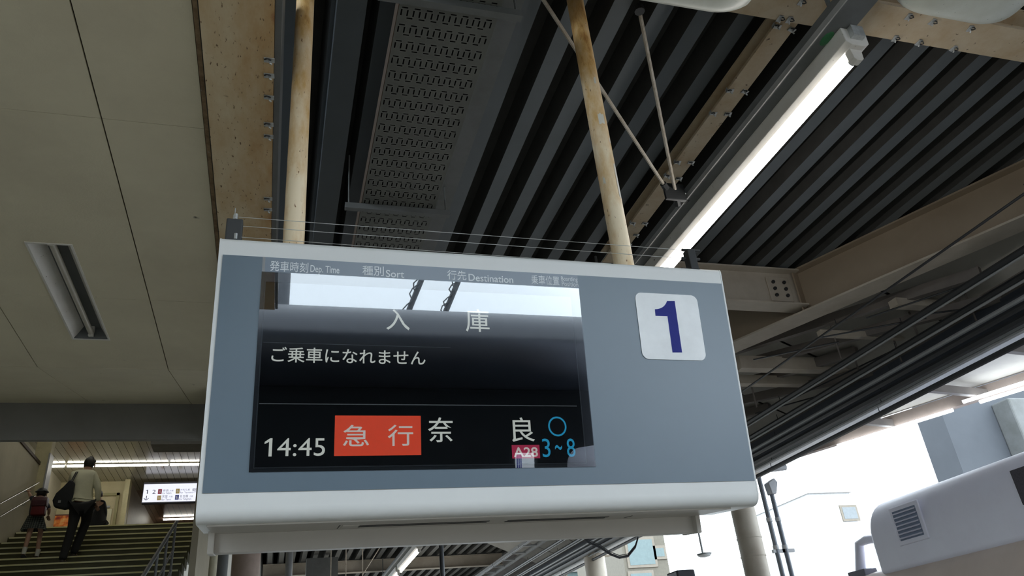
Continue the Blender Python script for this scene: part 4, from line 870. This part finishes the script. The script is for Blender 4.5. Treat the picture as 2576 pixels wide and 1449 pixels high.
# ---- man in a white shirt with a shoulder bag
YM = 15.0
def pm_(x, y, dy=0.0): return onY(x, y, YM + dy)
fL = pm_(163, 1372, -.30); fR = pm_(190, 1357, .05)
fL.z = stepz(fL.y - .02) + .0; fR.z = stepz(fR.y)
mn = thing('person', 'person in a pale shirt and black trousers climbing with a black shoulder bag', 'person', (fR.x, fR.y, fR.z))
J = dict(pelvis=(pm_(205, 1264, .0), (.15, .12)), waist=(pm_(205, 1248, .05), (.14, .11)), chest=(pm_(210, 1212, .16), (.165, .12)), neckb=(pm_(217, 1187, .28), (.085, .07)), neck=(pm_(220, 1181, .32), .055),
         head=(pm_(225, 1171, .36), (.075, .085)), crown=(pm_(229, 1160, .40), (.06, .07)),
         shL=(pm_(186, 1195, .20), .065), elL=(pm_(176, 1222, .30), .045), wrL=(pm_(182, 1246, .45), .030),
         shR=(pm_(238, 1197, .20), .065), elR=(pm_(247, 1232, .10), .045), wrR=(pm_(246, 1262, .12), .030),
         hipL=(pm_(192, 1276, -.02), .10), knL=(pm_(183, 1322, -.05), .065), anL=(fL + Vector((0, 0, .09)), .042), toL=(fL + Vector((.02, .16, .04)), .030),
         hipR=(pm_(220, 1276, .02), .10), knR=(pm_(217, 1312, .16), .065), anR=(fR + Vector((0, 0, .09)), .042), toR=(fR + Vector((.03, .16, .04)), .030))
ED = [('pelvis', 'waist'), ('waist', 'chest'), ('chest', 'neckb'), ('neckb', 'neck'), ('neck', 'head'), ('head', 'crown'), ('chest', 'shL'), ('shL', 'elL'), ('elL', 'wrL'), ('chest', 'shR'), ('shR', 'elR'), ('elR', 'wrR'),
      ('pelvis', 'hipL'), ('hipL', 'knL'), ('knL', 'anL'), ('anL', 'toL'), ('pelvis', 'hipR'), ('hipR', 'knR'), ('knR', 'anR'), ('anR', 'toR')]
skin('body', J, ED, M_SKIN, mn, 'pelvis')
def grow(keys, k, J=J): return {q: (J[q][0], tuple(v * k for v in (J[q][1] if isinstance(J[q][1], tuple) else (J[q][1],) * 2))) for q in keys}
sk_ = grow(('waist', 'chest', 'neckb', 'shL', 'elL', 'wrL', 'shR', 'elR', 'wrR'), 1.30); sk_['hem'] = (pm_(204, 1264, .03), (.19, .15)); sk_['chest'] = (J['chest'][0], (.215, .155)); sk_['waist'] = (J['waist'][0], (.19, .15)); sk_['neckb'] = (J['neckb'][0], (.10, .085))
skin('shirt', sk_, [e for e in ED if e[0] in sk_ and e[1] in sk_] + [('hem', 'waist')], M_SHIRT, mn, 'waist')
tk = grow(('pelvis', 'hipL', 'knL', 'anL', 'hipR', 'knR', 'anR'), 1.22); tk['pelvis'] = (pm_(205, 1268, .0), (.185, .145)); tk['anL'] = (fL + Vector((0, -.01, .06)), (.066, .066)); tk['anR'] = (fR + Vector((0, -.01, .06)), (.066, .066))
skin('trousers', tk, [e for e in ED if e[0] in tk and e[1] in tk], M_TROU, mn, 'pelvis')
for k in 'LR':
    f = fL if k == 'L' else fR
    skin('shoe', {'h': (f + Vector((0, -.05, .045)), (.045, .045)), 'm': (f + Vector((.01, .09, .042)), (.052, .042)), 't': (f + Vector((.03, .24, .040)), (.052, .044))}, [('h', 'm'), ('m', 't')], M_SHOE, mn, 'm')
hc_ = J['head'][0]
hr_ = MB().ball(hc_ + Vector((-.005, -.02, .035)), (.088, .10, .112), 16, 10).ball(pm_(229, 1157, .36), (.055, .06, .07), 12, 8).ball(pm_(236, 1161, .38), (.04, .04, .045), 10, 6).build('hair', M_HAIR, mn, smooth=True)
for sx in (-1, 1): MB().ball(hc_ + Vector((sx * .085, .02, .0)), (.014, .025, .033), 8, 6).build('ear', M_SKIN, mn, smooth=True)
fc_ = MB().ball(hc_ + Vector((0, .088, -.015)), (.012, .018, .022), 8, 6)
for sx in (-1, 1): fc_.ball(hc_ + Vector((sx * .032, .075, .012)), (.013, .008, .008), 8, 6)
fc_.ball(hc_ + Vector((0, .08, -.055)), (.025, .008, .007), 8, 6).build('face', M_SKIN, mn, smooth=True)
wr = J['wrR'][0]; hand('hand', wr, (pm_(243, 1282, .12) - wr), (-.8, .6, 0), M_SKIN, mn); wl2 = J['wrL'][0]; hand('hand', wl2, (0, .6, -.5), (.7, .3, 0), M_SKIN, mn)
bag = thing('shoulder_bag', 'slack black shoulder bag hanging at the left hip of the climber', 'bag', tuple(pm_(165, 1262, -.1)))
bpx = [(160, 1222), (176, 1205), (187, 1212), (184, 1238), (182, 1262), (178, 1276), (160, 1280), (134, 1274), (131, 1258), (140, 1240)]
P_ = [pm_(x_, y_, -.12) for x_, y_ in bpx]; Q_ = [p + Vector((0, .13, 0)) for p in P_]; n = len(P_)
bo = MB().add(P_ + Q_, [tuple(range(n)), tuple(reversed(range(n, 2 * n)))] + [(k, (k + 1) % n, n + (k + 1) % n, n + k) for k in range(n)]).build('bag_body', mat('navy_black_nylon', (0.010, 0.014, 0.018), rough=0.7), bag, bevel=.03, seg=3, smooth=True)
for d in (0, 4): MB().tube([pm_(178 + d, 1212, -.11), pm_(190 + d, 1190, .06), pm_(194 + d, 1184, .22), pm_(190 + d, 1192, .33)], .010, 6).build('strap', M_TROU, bag, smooth=True)
MB().box(P_[7].x + .06, P_[7].x + .10, P_[7].y - .004, P_[7].y + .004, P_[7].z + .06, P_[7].z + .10).build('tag', M_CONDUIT, bag)
# ---- child with a red school bag
YC = 15.1
def pc(x, y, dy=0.0): return onY(x, y, YC + dy)
cL = pc(64, 1366, -.22); cR = pc(101, 1352, .0); cL.z = stepz(cL.y); cR.z = stepz(cR.y)
ch = thing('person', 'child in a plaid skirt with white socks holding the left handrail', 'person', (cR.x, cR.y, cR.z))
JC = dict(pelvis=(pc(88, 1304, .02), (.10, .085)), chest=(pc(97, 1268, .10), (.11, .085)), neck=(pc(102, 1252, .16), .040), head=(pc(105, 1243, .20), (.065, .072)), crown=(pc(106, 1236, .22), (.055, .06)),
          shL=(pc(86, 1259, .12), .042), elL=(pc(78, 1250, .2), .03), wrL=(pc(72, 1238, .28), .022), shR=(pc(114, 1262, .12), .042), elR=(pc(124, 1282, .1), .03), wrR=(pc(122, 1296, .16), .022),
          hipL=(pc(82, 1314, .0), .065), knL=(pc(75, 1338, -.06), .045), anL=(cL + Vector((0, 0, .07)), .030), toL=(cL + Vector((0, .14, .03)), .028),
          hipR=(pc(98, 1314, .0), .065), knR=(pc(103, 1332, .06), .045), anR=(cR + Vector((0, 0, .07)), .030), toR=(cR + Vector((0, .14, .03)), .028))
EC = [('pelvis', 'chest'), ('chest', 'neck'), ('neck', 'head'), ('head', 'crown'), ('chest', 'shL'), ('shL', 'elL'), ('elL', 'wrL'), ('chest', 'shR'), ('shR', 'elR'), ('elR', 'wrR'), ('pelvis', 'hipL'), ('hipL', 'knL'), ('knL', 'anL'), ('anL', 'toL'), ('pelvis', 'hipR'), ('hipR', 'knR'), ('knR', 'anR'), ('anR', 'toR')]
skin('body', JC, EC, M_SKIN, ch, 'pelvis')
bk_ = grow(('chest', 'neck', 'shL', 'elL', 'shR', 'elR'), 1.25, JC); bk_['pelvis'] = (JC['pelvis'][0], (.115, .10)); bk_['neck'] = (JC['chest'][0] * .25 + JC['neck'][0] * .75, (.05, .05))
skin('blouse', bk_, [e for e in EC if e[0] in bk_ and e[1] in bk_], mat('navy_blouse', (0.03, 0.035, 0.05), rough=0.8), ch, 'chest')
def plaid():
    m = bpy.data.materials.new('plaid_cloth'); m.use_nodes = True; nt = m.node_tree; tc_ = nt.nodes.new('ShaderNodeTexCoord'); b0 = None
    wv = []
    for d in ('X', 'Z'):
        w_ = nt.nodes.new('ShaderNodeTexWave'); w_.bands_direction = d; w_.inputs['Scale'].default_value = 9; nt.links.new(tc_.outputs['Object'], w_.inputs['Vector']); wv.append(w_)
    mm = nt.nodes.new('ShaderNodeMath'); mm.operation = 'ADD'; nt.links.new(wv[0].outputs['Fac'], mm.inputs[0]); nt.links.new(wv[1].outputs['Fac'], mm.inputs[1])
    cr = nt.nodes.new('ShaderNodeValToRGB'); e = cr.color_ramp.elements; e[0].color = (.012, .016, .018, 1); e[1].color = (.15, .17, .14, 1); e[0].position = .3
    hf_ = nt.nodes.new('ShaderNodeMath'); hf_.operation = 'MULTIPLY'; hf_.inputs[1].default_value = .5; nt.links.new(mm.outputs[0], hf_.inputs[0]); nt.links.new(hf_.outputs[0], cr.inputs[0])
    nt.links.new(cr.outputs[0], nt.nodes['Principled BSDF'].inputs['Base Color']); nt.nodes['Principled BSDF'].inputs['Roughness'].default_value = .85; return m
wc = pc(90, 1298, .03); hem = pc(84, 1334, .0); vs = []; n = 40
for t in range(6):
    u = t / 5; c = wc.lerp(hem, u); r = .115 + .065 * u
    for k in range(n):
        a = 2 * math.pi * k / n; rr = r * (1 + .06 * u * (1 if k % 2 else -1)); vs.append((c.x + rr * math.cos(a) * 1.05, c.y + rr * math.sin(a) * .85, c.z))
MB().add(vs, [(t * n + k, t * n + (k + 1) % n, (t + 1) * n + (k + 1) % n, (t + 1) * n + k) for t in range(5) for k in range(n)] + [tuple(range(n))]).build('skirt', plaid(), ch, smooth=True)
for f in (cL, cR):
    MB().tube([f + Vector((0, 0, .07)), f + Vector((.005, 0, .13)), f + Vector((.012, .0, .18))], [.034, .036, .038], 12).build('sock', mat('white_sock', (0.66, 0.66, 0.58), rough=0.9), ch, smooth=True)
    skin('shoe', {'h': (f + Vector((0, -.03, .035)), (.036, .036)), 'm': (f + Vector((0, .06, .032)), (.040, .033)), 't': (f + Vector((0, .15, .028)), (.032, .026))}, [('h', 'm'), ('m', 't')], M_TROU, ch, 'm')
h0 = JC['head'][0]
MB().ball(h0 + Vector((0, -.015, .02)), (.080, .088, .088), 16, 10).build('hair', M_HAIR, ch, smooth=True)
MB().ball(h0 + Vector((0, .0, .045)), (.086, .094, .062), 16, 8).tube([h0 + Vector((0, 0, .035)), h0 + Vector((0, 0, .042))], .108, 20).build('hat', mat('grey_school_hat', (0.22, 0.23, 0.25), rough=0.85), ch, smooth=True)
fq = MB().ball(h0 + Vector((0, .076, -.015)), (.01, .014, .016), 8, 6)
for sx in (-1, 1): fq.ball(h0 + Vector((sx * .026, .066, .005)), (.011, .007, .007), 8, 6)
fq.ball(h0 + Vector((0, .07, -.042)), (.02, .007, .006), 8, 6).build('face', M_SKIN, ch, smooth=True)
for sx in (-1, 1): MB().ball(h0 + Vector((sx * .074, .0, -.01)), (.012, .02, .026), 8, 6).build('ear', M_SKIN, ch, smooth=True)
w0 = JC['wrL'][0]; hand('hand', w0, (pc(69, 1230, .36) - w0), (1, 0, .2), M_SKIN, ch, .75); w1 = JC['wrR'][0]; hand('hand', w1, (0, .5, -.6), (-1, .2, 0), M_SKIN, ch, .75)
sbg = thing('school_bag', 'stiff dark red school backpack worn by the child', 'bag', tuple(pc(98, 1278, -.1)))
M_RED = mat('dark_red_leather', (0.14, 0.012, 0.014), (0.10, 0.010, 0.012), rough=0.4); M_PUR = mat('plum_leather', (0.07, 0.018, 0.025), rough=0.4)
c0 = pc(78, 1299, -.08); c1 = pc(122, 1252, -.08)
MB().box(c0.x, c1.x, c0.y - .12, c0.y + .06, c0.z, c0.z + (c1.z - c0.z) * .55).build('bag_body', M_RED, sbg, bevel=.03, seg=3, smooth=True)
zc_ = c0.z + (c1.z - c0.z) * .45
MB().prism([(c0.y - .135, zc_), (c0.y - .145, zc_ + .10), (c0.y - .10, c1.z), (c0.y + .06, c1.z), (c0.y + .06, zc_)], c0.x - .008, c1.x + .008, 'x').build('flap', M_PUR, sbg, bevel=.02, seg=3, smooth=True)
for sx in (c0.x + .05, c1.x - .05): MB().tube([(sx, c0.y + .05, c1.z - .02), (sx, c0.y + .16, c1.z - .01), (sx, c0.y + .26, c1.z - .12), (sx, c0.y + .08, c0.z + .06)], .012, 6).build('strap', M_RED, sbg, smooth=True)
# ---- person in black higher up
YD = 20.8
def pd_(x, y, dy=0.0): return onY(x, y, YD + dy)
dk = thing('person', 'person dressed all in black on the landing, half hidden', 'person', (pd_(250, 1300).x, YD, ZT_))
zf = ZT_; xk = pd_(250, 1300).x
JD = dict(pelvis=(Vector((xk, YD, zf + .90)), (.14, .11)), chest=(pd_(250, 1270, .05), (.15, .11)), neck=(pd_(249, 1256, .1), .05), head=(pd_(249, 1247, .12), (.07, .08)), crown=(pd_(249, 1240, .12), (.055, .06)),
          shL=(pd_(239, 1268, .05), .06), elL=(pd_(238, 1292, .02), .045), wrL=(pd_(240, 1312, .1), .03), shR=(pd_(261, 1268, .05), .06), elR=(pd_(264, 1292, .02), .045), wrR=(pd_(262, 1312, .1), .03),
          hipL=(Vector((xk - .09, YD, zf + .84)), .09), knL=(Vector((xk - .09, YD + .03, zf + .46)), .06), anL=(Vector((xk - .09, YD, zf + .09)), .04), toL=(Vector((xk - .09, YD + .16, zf + .04)), .036),
          hipR=(Vector((xk + .09, YD, zf + .84)), .09), knR=(Vector((xk + .09, YD + .03, zf + .46)), .06), anR=(Vector((xk + .09, YD, zf + .09)), .04), toR=(Vector((xk + .09, YD + .16, zf + .04)), .036))
EDK = [e for e in EC]
skin('body', JD, EDK, M_SKIN, dk, 'pelvis')
kk = grow(('chest', 'shL', 'elL', 'wrL', 'shR', 'elR', 'wrR', 'pelvis'), 1.28, JD); kk['neck'] = (JD['chest'][0].lerp(JD['neck'][0], .8), (.07, .06)); kk['hem'] = (Vector((xk, YD, zf + .62)), (.21, .16)); kk['pelvis'] = (JD['pelvis'][0], (.20, .15)); skin('coat', kk, [e for e in EDK if e[0] in kk and e[1] in kk] + [('pelvis', 'hem')], M_TROU, dk, 'chest')
kt = grow(('pelvis', 'hipL', 'knL', 'anL', 'hipR', 'knR', 'anR'), 1.22, JD); skin('trousers', kt, [e for e in EDK if e[0] in kt and e[1] in kt], M_TROU, dk, 'pelvis')
for k in ('L', 'R'):
    f = JD['an' + k][0] - Vector((0, 0, .09)); skin('shoe', {'h': (f + Vector((0, -.04, .045)), .044), 'm': (f + Vector((0, .08, .04)), (.05, .04)), 't': (f + Vector((0, .2, .034)), (.04, .032))}, [('h', 'm'), ('m', 't')], M_SHOE, dk, 'm')
    hand('hand', JD['wr' + k][0], (0, .2, -1), (0, 1, 0), M_SKIN, dk)
hd2 = JD['head'][0]; MB().ball(hd2 + Vector((0, -.02, .03)), (.085, .095, .105), 14, 9).build('hair', M_HAIR, dk, smooth=True)
fz = MB().ball(hd2 + Vector((0, .085, -.01)), (.012, .018, .02), 8, 6).ball(hd2 + Vector((.03, .075, .015)), (.012, .008, .008), 8, 6).ball(hd2 + Vector((-.03, .075, .015)), (.012, .008, .008), 8, 6).ball(hd2 + Vector((0, .08, -.05)), (.024, .008, .007), 8, 6).build('face', M_SKIN, dk, smooth=True)
for sx in (-1, 1): MB().ball(hd2 + Vector((sx * .082, .0, 0)), (.013, .022, .03), 8, 6).build('ear', M_SKIN, dk, smooth=True)
